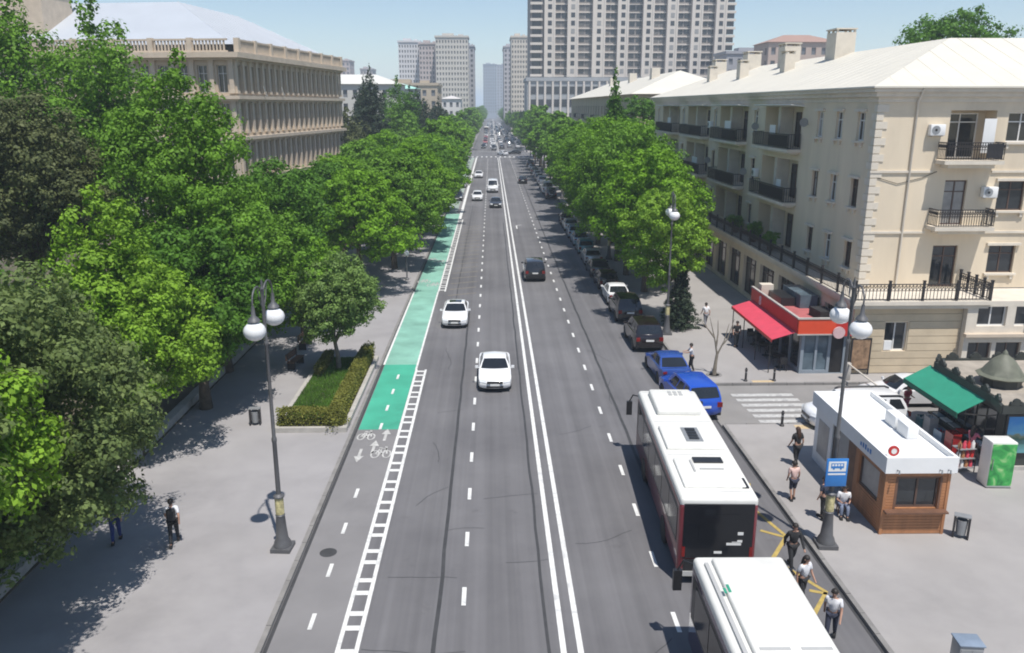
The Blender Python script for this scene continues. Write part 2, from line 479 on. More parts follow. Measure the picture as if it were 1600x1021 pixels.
# ladder buffer beside the bike lane
for y0, y1 in ((-5, 46.0), (67.0, 112.0)):
    for x in (-4.47, -3.93):
        mb = MB(); strip(mb, [(x, y0), (x, y1)], 0.13, MZ + 0.002); mb.build('buffer_line', M['line'], road)
mb = MB(); strip(mb, [(-0.2, 0), (0.2, 0)], 0.24, MZ + 0.0045)
rung = mb.mesh('buffer_rung', M['line'])
y = 14.0; k = 0
while y < 112:
    if y < 46 or y > 67: place('buffer_rung', rung, road, (-4.2, y, 0))
    y += (0.72, 1.1)[k % 2]; k += 1
for x, y0, y1 in ((-4.5, 46, 67), (-6.5, 47, 67)):
    mb = MB(); strip(mb, [(x, y0), (x, y1)], 0.12, MZ + 0.002); mb.build('buffer_line', M['line'], road)
mb = MB(); strip(mb, [(-4.35, 112), (-4.35, 250)], 0.4, MZ); mb.build('edge_line', M['line'], road)
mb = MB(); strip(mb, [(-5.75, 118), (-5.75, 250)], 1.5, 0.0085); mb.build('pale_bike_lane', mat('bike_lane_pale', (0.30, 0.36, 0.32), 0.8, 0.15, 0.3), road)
# bicycle stencils, direction arrows and stop lines
def bicycle_stencil(x, y, s=1.0):
    mb = MB()
    for cx in (-0.36, 0.36):
        strip(mb, [(x + s * (cx + 0.24 * math.cos(a)), y + 2.2 * s * 0.24 * math.sin(a)) for a in [2 * PI * i / 18 for i in range(18)]], 0.075, MZ + 0.004, True)
    for a, b in (((-0.36, 0), (-0.12, 0.85)), ((-0.12, 0.85), (0.28, 0.85)), ((0.36, 0), (0.22, 1.1)), ((-0.1, 0.8), (0.02, 0.0)), ((0.02, 0), (0.28, 0.85)), ((-0.36, 0), (0.02, 0)), ((-0.22, 0.98), (-0.02, 0.98)), ((0.12, 1.12), (0.3, 1.12))):
        strip(mb, [(x + s * a[0], y + s * a[1]), (x + s * b[0], y + s * b[1])], 0.08, MZ + 0.005)
    mb.build('bicycle_stencil', M['line_worn'], road)
def arrow_stencil(x, y, d=1):
    mb = MB()
    strip(mb, [(x, y - 0.6 * d), (x, y + 0.2 * d)], 0.13, MZ + 0.004)
    z = MZ + 0.004
    mb.add([(x - 0.22, y + 0.2 * d, z), (x + 0.22, y + 0.2 * d, z), (x, y + 0.85 * d, z)], ((0, 1, 2),))
    mb.build('arrow_stencil', M['line_worn'], road)
bicycle_stencil(-5.0, 33.9, 0.72); arrow_stencil(-5.05, 36.0)
bicycle_stencil(-5.95, 35.9, 0.66); arrow_stencil(-5.95, 33.9, -1); arrow_stencil(-5.42, 34.6)
bicycle_stencil(-5.0, 69.5); bicycle_stencil(-6.0, 71, 0.9); bicycle_stencil(-5.1, 80.5); bicycle_stencil(-6.0, 81.5, 0.9)
mb = MB(); strip(mb, [(2.2, 250.6), (KR - 0.3, 250.6)], 0.5, MZ); mb.build('stop_line', M['line'], road)
mb = MB(); strip(mb, [(-4.2, 283), (2.0, 283)], 0.5, MZ); mb.build('stop_line', M['line'], road)
mb = MB()
for i in range(12): strip(mb, [(-5.6 + 1.4 * i, 252.2), (-5.6 + 1.4 * i, 255.6)], 0.5, MZ)
mb.build('crossing_stripes', M['line'], road)
mb = MB(); strip(mb, [(3.2, 103), (3.2, 106)], 0.15, MZ); strip(mb, [(3.2, 105.9), (3.9, 106.5)], 0.15, MZ + 0.001); mb.build('arrow_stencil', M['line'], road)
# faded tan chevrons in the kerb lane
mb = MB()
for i in range(18):
    yy = 66 + 2.3 * i
    strip(mb, [(-3.6, yy - 0.5), (-1.35, yy + 0.45)], 0.3, 0.004)
mb.build('faded_hatching', M['tan'], road)
# yellow bus-stop zigzag
for pts in (((10.5, 30.6), (9.95, 28.6), (10.55, 26.3), (9.55, 24.8)), ((9.75, 26.75), (10.55, 26.2)), ((9.5, 24.9), (10.6, 22.8), (9.75, 21.6)), ((10.1, 22.9), (10.6, 22.7))):
    mb = MB(); strip(mb, pts, 0.15, MZ); mb.build('yellow_zigzag', M['yellow'], road)
# tar seams and cracks
cr = random.Random(3)
def crack(x, y, length, ang, wid=0.03, jit=0.12):
    mb = MB(); pts = [(x, y)]
    n = max(3, int(length / 0.35))
    for i in range(n):
        ang += cr.uniform(-jit, jit) * 2
        pts.append((pts[-1][0] + math.cos(ang) * length / n, pts[-1][1] + math.sin(ang) * length / n))
    strip(mb, pts, wid, 0.0035)
    mb.build('crack', M['tar'], road)
for x, y, l, a in ((-3.5, 24, 2.3, 0.1), (-3.8, 20.3, 3, 0.05), (-2.6, 46, 4.5, 1.5), (-2.8, 39, 1.4, 0.1), (-2.4, 33, 2.2, 1.4), (-1.8, 27, 1.5, .2), (-0.4, 29.5, 2.2, 0.0), (0.4, 24.8, 1.5, 0.1), (2.9, 26, 2.4, -0.1), (3.3, 19, 2.5, 0.15),
                   (-0.5, 19.2, 2.4, 0.05), (6.2, 40, 4, 1.5), (3.1, 36, 2, 0.1), (-3.0, 29, 2.0, 1.3), (0.3, 45, 2, .1), (7.2, 47, 3, 1.6), (-2.3, 58, 4, 1.5), (3.4, 55, 2, 0.1)):
    crack(x, y, l, a)
for x, y0, y1, w in ((-1.72, 8, 62, 0.13), (1.55, 8, 110, 0.10), (6.35, 30, 190, 0.14), (-2.9, 60, 130, 0.08)):
    mb = MB(); pts = []
    yy = y0
    while yy < y1: pts.append((x + cr.uniform(-0.03, 0.03), yy)); yy += 1.6
    strip(mb, pts, w, 0.0028); mb.build('tar_seam', M['tar'], road)
for x, y in ((-5.75, 25.6),):  # round dark stain on the bike lane, added as a flat disc
    mb = MB(); mb.add([(x + 0.3 * math.cos(2 * PI * i / 16), y + 0.3 * math.sin(2 * PI * i / 16), 0.0095 if x < -4.4 else 0.005) for i in range(16)], (tuple(range(16)),)); mb.build('stain_disc', M['tar'] if x < 0 else M['kerb'], road)
# zebra crossing over the side street
zs = MB(); strip(zs, [(-1.65, 0), (1.65, 0)], 0.42, MZ)
zme = zs.mesh('zebra_stripe', M['line_worn'])
ss = bpy.data.objects['side_street']
for i in range(6): place('zebra_stripe', zme, ss, (14.75 - 0.06 * i, 37.35 + 0.76 * i, 0))
for i in range(2):
    mb = MB(); strip(mb, [(14.5 + 0.0 * i, (42.98, 36.35)[i]), (15.7, (42.98, 36.35)[i])], 0.5, PZ + 0.004); mb.build('tactile_strip', mat('tactile_paving', (0.52, 0.40, 0.24), 0.85, 0.15, 8), ss)

# ================================================================== BUILDINGS
def wall(mb, o, t, n, U, z0, z1, ops=(), depth=0.25, u0=0.0, mi=0, rmi=0):
    """wall sheet along t from u0 to U with real openings (ua, ub, za, zb) and reveals going back by depth"""
    o, t, n = Vector(o), Vector(t), Vector(n)
    us = sorted({u0, U} | {k for q in ops for k in q[:2]})
    zs = sorted({z0, z1} | {k for q in ops for k in q[2:4]})
    def p(u, z, d=0.0):
        v = o + t * u - n * d
        return (v.x, v.y, z)
    for i in range(len(us) - 1):
        for j in range(len(zs) - 1):
            uc, zc = (us[i] + us[i + 1]) / 2, (zs[j] + zs[j + 1]) / 2
            if any(q[0] < uc < q[1] and q[2] < zc < q[3] for q in ops): continue
            mb.quad(p(us[i], zs[j]), p(us[i + 1], zs[j]), p(us[i + 1], zs[j + 1]), p(us[i], zs[j + 1]), mi)
    for q in ops:
        a, b, c, d = q[:4]
        dd = q[4] if len(q) > 4 else depth
        mb.quad(p(a, c), p(a, c, dd), p(a, d, dd), p(a, d), rmi)
        mb.quad(p(b, c), p(b, c, dd), p(b, d, dd), p(b, d), rmi)
        mb.quad(p(a, c), p(b, c), p(b, c, dd), p(a, c, dd), rmi)
        mb.quad(p(a, d), p(b, d), p(b, d, dd), p(a, d, dd), rmi)
        if len(q) > 4: mb.quad(p(a, c, dd), p(b, c, dd), p(b, d, dd), p(a, d, dd), rmi)

class Bld:
    """a building: an Empty at its base; parts are given in world coordinates"""
    def __init__(s, name, label, cat, loc, rz=0.0, group=None):
        s.r = thing(name, label, cat, loc, rz, group)
        s.o = Vector(loc)
    def part(s, name, mb, m, parent=None, smooth=None, kind=None, fix=True):
        o = mb.build(name, m, parent or s.r, smooth=smooth, fix=fix)
        if parent is None: o.location = -s.o
        if kind: o['kind'] = kind
        return o
    def inst(s, name, me, loc, rz=0.0):
        return place(name, me, s.r, Vector(loc) - s.o, rz)

_wc = {}
def win_mesh(w, h, mull=1, trans=0.3, fm='frame', pm='glass', sill=True, lint=False):
    key = (round(w, 2), round(h, 2), mull, trans, fm, pm, sill, lint)
    if key in _wc: return _wc[key]
    f = MB(); t = 0.07
    f.box(-w / 2, -w / 2 + t, -0.03, 0.07, 0, h); f.box(w / 2 - t, w / 2, -0.03, 0.07, 0, h)
    f.box(-w / 2 + t, w / 2 - t, -0.03, 0.07, 0, t); f.box(-w / 2 + t, w / 2 - t, -0.03, 0.07, h - t, h)
    for i in range(mull):
        x = -w / 2 + w * (i + 1) / (mull + 1)
        f.box(x - 0.035, x + 0.035, -0.025, 0.065, t, h - t)
    if trans > 0:
        f.box(-w / 2 + t, w / 2 - t, -0.028, 0.067, h * (1 - trans) - 0.03, h * (1 - trans) + 0.03)
    p = MB(); p.box(-w / 2 + 0.03, w / 2 - 0.03, 0.015, 0.03, 0.03, h - 0.03)
    sm = None
    if sill:
        s_ = MB(); s_.box(-w / 2 - 0.15, w / 2 + 0.15, -0.38, 0.0, -0.12, -0.002)
        s_.box(-w / 2 + 0.02, -w / 2 + 0.16, -0.32, -0.2, -0.36, -0.121); s_.box(w / 2 - 0.16, w / 2 - 0.02, -0.32, -0.2, -0.36, -0.121)
        sm = s_.mesh('sill', M['lime2'])
    lm = None
    if lint:
        s_ = MB(); s_.box(-w / 2 - 0.2, w / 2 + 0.2, -0.36, -0.19, h + 0.01, h + 0.16)
        lm = s_.mesh('lintel', M['lime2'])
    _wc[key] = (f.mesh('window', M[fm]), p.mesh('pane', M[pm]), sm, lm)
    return _wc[key]

def window(b, x, y, z, w, h, face='-y', name='window', **kw):
    fm, pm, sm, lm = win_mesh(w, h, **kw)
    rz = {'-y': 0.0, '-x': -PI / 2, '+x': PI / 2}[face]
    o = b.inst(name, fm, (x, y, z), rz)
    place('pane', pm, o)
    if sm: place('sill', sm, o)
    if lm: place('lintel', lm, o)
    return o

def railing_mesh(pts, h=1.0, step=0.13, deco=False):
    mb = MB()
    for i in range(len(pts) - 1):
        a, b = Vector(pts[i]), Vector(pts[i + 1])
        d = (b - a); ln = d.length; ang = math.atan2(d.y, d.x)
        c = (a + b) / 2
        mb.obox((c.x, c.y, h), (ln, 0.06, 0.05), ang); mb.obox((c.x, c.y, 0.1), (ln, 0.04, 0.04), ang)
        if deco: mb.obox((c.x, c.y, h * 0.62), (ln, 0.035, 0.035), ang)
        n = int(ln / step)
        for k in range(n + 1):
            p = a + d * (k / max(1, n))
            mb.obox((p.x, p.y, h / 2 + 0.02), (0.028, 0.028, h - 0.08), ang)
            if deco and k < n:
                q = a + d * ((k + 0.5) / n)
                mb.obox((q.x, q.y, h * 0.8), (0.02, 0.03, 0.3), ang, ry=0.6)
                mb.obox((q.x, q.y + 0.001, h * 0.8), (0.02, 0.03, 0.3), ang, ry=-0.6)
    return mb

TERR = []
# ---- the corner apartment house
B = Bld('apartment_house', 'four storey limestone corner apartment house with white roof and railed terrace over shops', 'apartment building', (30, 60, 0))
X0, Y0, X1, Y1 = 21.8, 47.2, 50.0, 112.0
fl = ((13.0, 14.65), (9.1, 10.8), (5.4, 7.05))
decks = (12.0, 8.25, 4.5)
mb = MB()
# front wall (faces the viewer)
ops = []
u = lambda x: x - X0
ops.append((u(26.0), u(28.65), 12.0, 14.75, 1.1))
ops += [(u(26.2), u(27.5), 8.25, 10.85), (u(26.0), u(27.5), 4.55, 7.05)]
for xc in (30.15, 34.2, 38.0, 42.0):
    for za, zb in fl: ops.append((u(xc - 0.8), u(xc + 0.8), za, zb))
wall(mb, (X0, Y0, 0), (1, 0, 0), (0, -1, 0), X1 - X0, 4.5, 15.2, ops, 0.22)
# wall towards the avenue
nar = [49.2, 52.3, 55.4, 69.0, 81.6, 95.2, 109.2]
log_ = [(58.6, 66.6), (71.2, 79.8), (83.6, 93.0), (97.2, 106.6)]
ops2 = []
for za, zb in fl:
    for yc in nar: ops2.append((yc - Y0 - 0.5, yc - Y0 + 0.5, za, zb))
for a, b_ in log_:
    for k, zd in enumerate(decks): ops2.append((a - Y0, b_ - Y0, zd + 0.03, zd + 2.95, 1.0))
wall(mb, (X0, Y0, 0), (0, 1, 0), (-1, 0, 0), Y1 - Y0, 4.5, 15.2, ops2, 0.22)
mb.quad((X0, Y1, 0), (X1, Y1, 0), (X1, Y1, 15.2), (X0, Y1, 15.2))
B.part('wall', mb, M['lime'], fix=False)
# cornice and frieze
mb = MB()
for z0, z1, d in ((15.2, 15.5, 0.06), (15.5, 15.75, 0.3), (15.75, 15.95, 0.5)):
    mb.prism([(X0 - d, Y0 - d), (X1, Y0 - d), (X1, Y0 + 0.6), (X0 + 0.6, Y0 + 0.6), (X0 + 0.6, Y1), (X0 - d, Y1)], z0, z1)
B.part('cornice', mb, M['lime2'])
for z in (11.28, 7.78):
    mb = MB()
    mb.box(X0 - 0.09, 25.35, Y0 - 0.09, Y0 - 0.002, z, z + 0.13); mb.box(28.8, X1, Y0 - 0.09, Y0 - 0.002, z, z + 0.13)
    B.part('string_course', mb, M['lime2'])
# quoins, single stones
q1 = MB(); q1.box(-0.05, 0.62, -0.05, 0.35, 0.02, 0.42); q2 = MB(); q2.box(-0.05, 0.36, -0.05, 0.62, 0.02, 0.42)
qm = (q1.mesh('quoin', M['lime2']), q2.mesh('quoin', M['lime2']))
for k in range(23): B.inst('quoin', qm[k % 2], (X0, Y0, 4.62 + 0.455 * k))
# roof with hip corner
mb = MB()
e = 0.62; zr, ze = 19.1, 15.96
A = [(X0 - e, Y0 - e, ze), (X1 + 3, Y0 - e, ze), (X1 + 3, 54.7, zr), (29.4, 54.7, zr), (29.4, 104.8, zr), (X0 - e, Y1 + e, ze), (37.0, Y1 + e, ze), (37.0, 62.4, ze), (X1 + 3, 62.4, ze)]
mb.add(A, ((0, 1, 2, 3), (0, 3, 4, 5), (4, 6, 5), (3, 7, 6, 4), (2, 8, 7, 3)))
A2 = [(x, y, z + 0.09) for x, y, z in A]
mb.add(A2, ((0, 1, 2, 3), (0, 3, 4, 5), (4, 6, 5), (3, 7, 6, 4), (2, 8, 7, 3)))
for i, j in ((0, 1), (0, 5), (5, 6), (6, 7)): mb.quad(A[i], A[j], A2[j], A2[i])
roof = B.part('roof', mb, M['roofw'])
# standing seams of the sheet roof
mb = MB()
for k in range(44):
    yy = 48.2 + 1.45 * k
    x_ = 29.4 if yy > 54.7 and yy < 104.8 else (X0 - e + (yy - (Y0 - e)) if yy <= 54.7 else X0 - e + (Y1 + e - yy))
    z_ = ze + (x_ - (X0 - e)) / 8.22 * (zr - ze)
    mb.tube([(X0 - e + 0.02, yy, ze + 0.095), (x_, yy, z_ + 0.095)], 0.012, 4)
for k in range(20):
    xx = 22.6 + 1.45 * k
    y_ = min(54.7, Y0 - e + (xx - (X0 - e)))
    z_ = ze + (y_ - (Y0 - e)) / 8.1 * (zr - ze)
    mb.tube([(xx, Y0 - e + 0.02, ze + 0.095), (xx, y_, z_ + 0.095)], 0.012, 4)
o = B.part('roof_seam', mb, M['roofw'], kind='stuff')
def chimney(x, y, sx, sy, h):
    z = ze + min((x - (X0 - e)) / 8.22, 1.0) * (zr - ze) if y > 54 else ze + 1.5
    mb = MB(); mb.box(x - sx / 2, x + sx / 2, y - sy / 2, y + sy / 2, z - 0.9, z + h)
    mb.box(x - sx / 2 - 0.07, x + sx / 2 + 0.07, y - sy / 2 - 0.07, y + sy / 2 + 0.07, z + h + 0.22, z + h + 0.32)
    for i in (-1, 1):
        for j in (-1, 0, 1): mb.box(x + i * (sx / 2 - 0.1) - 0.08, x + i * (sx / 2 - 0.1) + 0.08, y + j * (sy / 2 - 0.1) - 0.08, y + j * (sy / 2 - 0.1) + 0.08, z + h, z + h + 0.22)
    c = mb.build('chimney', M['lime2'], roof)
for a in ((28.7, 70.2, 1.6, 2.0, 1.9), (28.3, 81.0, 1.5, 1.8, 1.7), (26.3, 75.5, 0.9, 1.2, 1.5), (28.6, 93.5, 1.5, 1.8, 1.6), (25.6, 86.5, 0.9, 1.2, 1.5), (28.4, 106.0, 1.4, 1.6, 1.5), (25.9, 99.5, 0.9, 1.2, 1.4), (37.6, 56.4, 1.6, 1.2, 0.5), (41.4, 56.0, 1.6, 1.2, 0.6)): chimney(*a)
# windows
for xc in (30.15, 34.2, 38.0, 42.0):
    for k, (za, zb) in enumerate(fl):
        window(B, xc, Y0 + 0.18, za, 1.6, zb - za, '-y', mull=1, trans=0.3 if k else 0.32, fm='frame' if k == 0 else 'brownf', pm='glass', lint=k > 0)
for za, zb in fl:
    for i, yc in enumerate(nar): window(B, X0 + 0.18, yc, za, 1.0, zb - za, '-x', mull=1, trans=0.3, fm='brownf' if (zb < 13 and i != 1) else 'frame', pm='curtain' if (i * 7 + int(zb)) % 4 == 0 else 'glass', lint=True)
# front balconies
def balcony(x0, x1, z, yf, d=1.05):
    mb = MB(); mb.prism([(x0, yf - d), (x1, yf - d), (x1, yf - 0.002), (x0, yf - 0.002)], z - 0.2, z)
    mb.prism([(x0 + 0.35, yf - d + 0.3), (x1 - 0.35, yf - d + 0.3), (x1 - 0.35, yf - 0.002), (x0 + 0.35, yf - 0.002)], z - 0.42, z - 0.201)
    o = B.part('balcony', mb, M['lime2'])
    r = railing_mesh([(x0 + 0.06, yf - 0.05), (x0 + 0.06, yf - d + 0.06), (x1 - 0.06, yf - d + 0.06), (x1 - 0.06, yf - 0.05)], 1.0, 0.14, True)
    r.build('railing', M['iron'], o, (0, 0, z))
balcony(25.45, 28.85, 12.0, Y0); balcony(25.4, 28.85, 8.25, Y0)
window(B, 27.1, Y0 + 1.02, 12.05, 2.1, 2.55, '-y', 'balcony_door', mull=1, trans=0.2, sill=False)
window(B, 26.85, Y0 + 0.18, 8.28, 1.3, 2.55, '-y', 'balcony_door', mull=1, trans=0.25, fm='brownf', pm='curtain', sill=False)
window(B, 26.75, Y0 + 0.18, 4.57, 1.5, 2.45, '-y', 'terrace_door', mull=1, trans=0.25, fm='brownf', sill=False)
mb = MB(); mb.obox((28.2, Y0 - 0.25, 13.35), (0.75, 0.03, 1.9), 0.12); B.part('hanging_sheet', mb, M['white'])
mb = MB(); mb.obox((28.25, Y0 - 0.97, 12.55), (0.9, 0.05, 0.8)); B.part('balcony_screen', mb, M['iron'])
# balconies towards the avenue
for a, b_ in log_:
    for k, zd in enumerate(decks[:2]):
        mb = MB(); mb.box(X0 - 0.95, X0 - 0.002, a - 0.15, b_ + 0.15, zd - 0.2, zd); mb.box(X0 - 0.6, X0 - 0.002, a + 0.2, b_ - 0.2, zd - 0.36, zd - 0.201)
        o = B.part('balcony', mb, M['lime2'])
        r = railing_mesh([(X0 - 0.05, a - 0.08), (X0 - 0.88, a - 0.08), (X0 - 0.88, b_ + 0.08), (X0 - 0.05, b_ + 0.08)], 1.05, 0.16)
        r.box(X0 - 0.87, X0 - 0.85, a + 0.3, a + (b_ - a) * (0.55, 0.7)[k], 0.15, 0.95)
        r.build('railing', M['iron'], o, (0, 0, zd))
        if k == 0:
            mb = MB(); mb.obox((X0 - 0.45, (a + b_) / 2, zd + 3.02), (1.0, b_ - a + 0.3, 0.05), 0, 0, 0.12); B.part('canopy', mb, M['white'])
    for k, zd in enumerate(decks):
        L0 = b_ - a
        window(B, X0 + 0.96, a + 0.16 * L0, zd + 0.9, 1.2, 1.7, '-x', mull=1, trans=0.3, sill=False, pm='curtain' if k == 1 else 'glass')
        window(B, X0 + 0.96, a + 0.42 * L0, zd + 0.05, 1.0, 2.5, '-x', 'balcony_door', mull=0, trans=0.25, fm='brownf', sill=False)
        window(B, X0 + 0.96, a + 0.78 * L0, zd + 0.9, 1.5, 1.7, '-x', mull=1, trans=0.3, pm='curtain', sill=False)
        mb = MB(); mb.box(X0 + 0.02, X0 + 0.98, a + 0.57 * L0, a + 0.63 * L0, zd + 0.04, zd + 2.94); B.part('partition', mb, M['lime2'])
# downpipe
mb = MB(); mb.tube([(24.0, Y0 - 0.55, 15.9), (24.0, Y0 - 0.1, 15.2), (24.0, Y0 - 0.1, 4.6)], 0.06, 8); B.part('downpipe', mb, M['lime2'], smooth=40)
mb = MB(); mb.tube([(22.2, Y0 - 0.04, 11.0), (23.4, Y0 - 0.04, 10.65), (24.8, Y0 - 0.04, 11.0), (25.6, Y0 - 0.04, 11.35)], 0.018, 5); B.part('cable', mb, M['dark'])
# terrace slab over the shops
mb = MB(); mb.prism([(20.0, 43.7), (27.9, 43.7), (27.9, Y0), (X0, Y0), (X0, Y1), (20.0, Y1)], 4.28, 4.498)
mb.prism([(20.15, 43.85), (27.75, 43.85), (27.75, Y0), (X0, Y0), (X0, Y1), (20.15, Y1)], 4.05, 4.279)
ter = B.part('terrace_slab', mb, M['lime2'])
r = railing_mesh([(20.12, 111), (20.12, 43.85), (27.78, 43.85), (27.78, 47.1)], 0.95, 0.2, True)
r.build('terrace_railing', M['iron'], ter, (0, 0, 4.5))
pm_ = MB(); pm_.box(-0.06, 0.06, -0.06, 0.06, 0, 1.12); pm_.box(-0.08, 0.08, -0.08, 0.08, 1.12, 1.16)
pm_ = pm_.mesh('rail_post', M['iron'])
for i in range(5): place('rail_post', pm_, ter, (20.13 + 1.912 * i, 43.86, 4.5))
for i in range(25): place('rail_post', pm_, ter, (20.13, 46.2 + 2.4 * i, 4.5))
for i in range(4): place('rail_post', pm_, ter, (27.78, 44.6 + 0.8 * i, 4.5))
# planters on the terrace towards the avenue
# ground floor
G0, GX = 44.35, 20.45
mb = MB()
wall(mb, (GX, G0, 0), (1, 0, 0), (0, -1, 0), 6.2, PZ, 4.05, [(22.3 - GX, 23.6 - GX, 1.45, 3.15)], 0.3)
shop = []
for k in range(16): shop.append((1.0 + 4.15 * k, 4.2 + 4.15 * k, PZ + 0.25, 3.4))
wall(mb, (GX, G0, 0), (0, 1, 0), (-1, 0, 0), Y1 - G0, PZ, 4.05, shop, 0.3)
B.part('ground_floor_wall', mb, M['lime'], fix=False)
for q in shop: window(B, GX + 0.26, G0 + (q[0] + q[1]) / 2, q[2], q[1] - q[0], q[3] - q[2], '-x', 'shop_window', mull=2, trans=0.2, fm='brownf', sill=False)
window(B, 22.95, G0 + 0.22, 1.45, 1.3, 1.7, '-y', mull=1, trans=0.0, sill=False)
mb = MB(); mb.box(22.35, 22.8, G0 + 0.02, G0 + 0.14, 1.5, 2.05); B.part('window_unit', mb, M['white'])
for k in range(9):
    za = PZ + 0.05 + 0.437 * k; zb = za + 0.405
    segs = [(GX - 0.03, 26.6)] if (zb < 1.45 or za > 3.15) else [(GX - 0.03, 22.25), (23.65, 26.6)]
    for a, b_ in segs:
        mb = MB(); mb.box(a, b_, G0 - 0.055, G0 - 0.003, za, zb); B.part('stone_course', mb, M['course'])
# projecting bay at the far end of the front
mb = MB()
bay = [(27.25 - 26.65, 28.9 - 26.65, 3.0, 4.15), (29.4 - 26.65, 31.2 - 26.65, 3.0, 4.15), (26.95 - 26.65, 28.3 - 26.65, 0.5, 2.05), (28.55 - 26.65, 30.0 - 26.65, 0.5, 2.05)]
wall(mb, (26.65, 43.9, 0), (1, 0, 0), (0, -1, 0), 12, PZ, 4.45, bay, 0.25)
mb.quad((26.65, 43.9, PZ), (26.65, 44.35, PZ), (26.65, 44.35, 4.45), (26.65, 43.9, 4.45))
mb.quad((26.65, 43.9, 4.45), (38.65, 43.9, 4.45), (38.65, Y0, 4.45), (26.65, Y0, 4.45))
B.part('bay_wall', mb, M['lime2'], fix=False)
for q in bay: window(B, 26.65 + (q[0] + q[1]) / 2, 43.9 + 0.21, q[2], q[1] - q[0], q[3] - q[2], '-y', mull=1, trans=0, sill=False, fm='frame' if q[2] > 2 else 'brownf')
mb = MB(); mb.box(26.55, 38, 43.55, 43.898, 2.45, 2.62); B.part('ledge', mb, M['stone2'])

# air conditioners hanging on walls
def air_con(x, y, z, face, label):
    t = thing('air_conditioner', label, 'air conditioner', (x, y, z), {'-y': 0, '-x': -PI / 2}[face], 'air conditioners on the apartment house')
    rbox('casing', (0.85, 0.34, 0.62), 0.03, M['white'], t, (0, -0.19, 0.33), 2)
    mb = MB(); mb.lathe([(0.24, 0), (0.24, 0.012)], 20, (-0.12, -0.375, 0.33), 'y'); g = mb.build('fan_grille', M['grey'], t, (0, 0, 0))
    mb = MB(); mb.lathe([(0.07, 0), (0.07, 0.02)], 12, (-0.12, -0.39, 0.33), 'y'); mb.build('fan_hub', M['dark'], g)
    mb = MB()
    for s in (-0.3, 0.3): mb.box(s - 0.02, s + 0.02, -0.36, 0, -0.02, 0.018)
    mb.build('bracket', M['grey'], t)
    return t
air_con(25.2, Y0, 13.35, '-y', 'white air conditioner beside the top balcony near the downpipe')
air_con(28.75, Y0, 9.85, '-y', 'white air conditioner above the middle balcony next to the brown framed window')
air_con(30.55, 43.9, 2.95, '-y', 'white air conditioner on the projecting bay wall above the ledge')
air_con(X0, 67.6, 9.4, '-x', 'white air conditioner between narrow window and balcony on the shaded wall, lower one')
air_con(X0, 82.6, 12.9, '-x', 'white air conditioner high on the shaded wall facing the avenue')

for i, (yy, lb) in enumerate(((60.5, 'green potted shrub on the shaded terrace, nearest to the house corner'), (64.5, 'green potted shrub in the middle of the shaded terrace'), (69.5, 'green potted shrub on the shaded terrace, farthest up the avenue'))):
    TERR.append((20.9, yy, lb))
for (x, y, z, sy, sz) in ((X0 - 0.5, 63.2, 13.15, 1.1, 0.9), (X0 - 0.5, 75.4, 13.2, 1.6, 1.0), (X0 - 0.5, 61.0, 9.35, 0.8, 0.8), (X0 - 0.5, 87.0, 9.4, 1.8, 0.9), (X0 - 0.5, 100.5, 13.2, 1.4, 0.9)):
    mb = MB(); mb.obox((x, y, z), (0.04, sy, sz), 0.05); B.part('laundry', mb, M['white'])
for (y, z) in ((57.4, 13.9), (68.0, 13.4), (70.4, 9.6), (82.3, 9.8)):
    mb = MB(); mb.lathe([(0.3, -0.05), (0.22, 0.02), (0.1, 0.06), (0.00001, 0.07)], 14, (X0 - 0.35, y, z), 'y'); mb.tube([(X0 - 0.35, y, z), (X0, y, z - 0.15)], 0.02, 5); B.part('satellite_dish', mb, M['grey'], smooth=40)
# ---- second apartment house further up the avenue
B2 = Bld('apartment_house', 'farther apartment house with pale hipped roof, half hidden by avenue trees', 'apartment building', (30, 170, 0))
mb = MB()
ops = []
for k in range(22):
    for z in (5.6, 9.4, 13.2): ops.append((2.0 + 4.4 * k, 3.4 + 4.4 * k, z, z + 1.8))
wall(mb, (21.5, 126, 0), (0, 1, 0), (-1, 0, 0), 100, 0, 16.6, ops, 0.25)
ops_f = [(1.5 + 4 * k, 2.9 + 4 * k, z, z + 1.8) for k in range(4) for z in (5.6, 9.4, 13.2)]
wall(mb, (21.5, 126, 0), (1, 0, 0), (0, -1, 0), 17, 0, 16.6, ops_f, 0.25)
mb.quad((21.5, 226, 0), (38.5, 226, 0), (38.5, 226, 16.6), (21.5, 226, 16.6))
B2.part('wall', mb, M['stone'], fix=False)
for q in ops: window(B2, 21.7, 126 + (q[0] + q[1]) / 2, q[2], 1.4, 1.8, '-x', mull=1, trans=0, sill=False, fm='brownf')
for q in ops_f: window(B2, 21.5 + (q[0] + q[1]) / 2, 126.2, q[2], 1.4, 1.8, '-y', mull=1, trans=0, sill=False, fm='brownf')
for k in range(5):
    for z in (8.4, 12.2):
        mb = MB(); mb.box(20.4, 21.49, 133 + 17.6 * k, 139 + 17.6 * k, z - 0.2, z)
        o = B2.part('balcony', mb, M['stone2'])
        railing_mesh([(21.4, 133.1 + 17.6 * k), (20.5, 133.1 + 17.6 * k), (20.5, 138.9 + 17.6 * k), (21.4, 138.9 + 17.6 * k)], 1.0, 0.3).build('railing', M['iron'], o, (0, 0, z))
mb = MB()
A = [(20.7, 125.2, 16.7), (39.3, 125.2, 16.7), (39.3, 226.8, 16.7), (20.7, 226.8, 16.7), (30, 135, 20.4), (30, 217, 20.4)]
mb.add(A, ((0, 1, 4), (1, 2, 5, 4), (2, 3, 5), (3, 0, 4, 5), (0, 3, 2, 1)))
rf = B2.part('roof', mb, M['roofw'])
for yy in (145, 168, 195):
    mb = MB(); mb.box(27.4, 28.8, yy, yy + 2, 18.4, 21.2); mb.build('chimney', M['lime2'], rf)

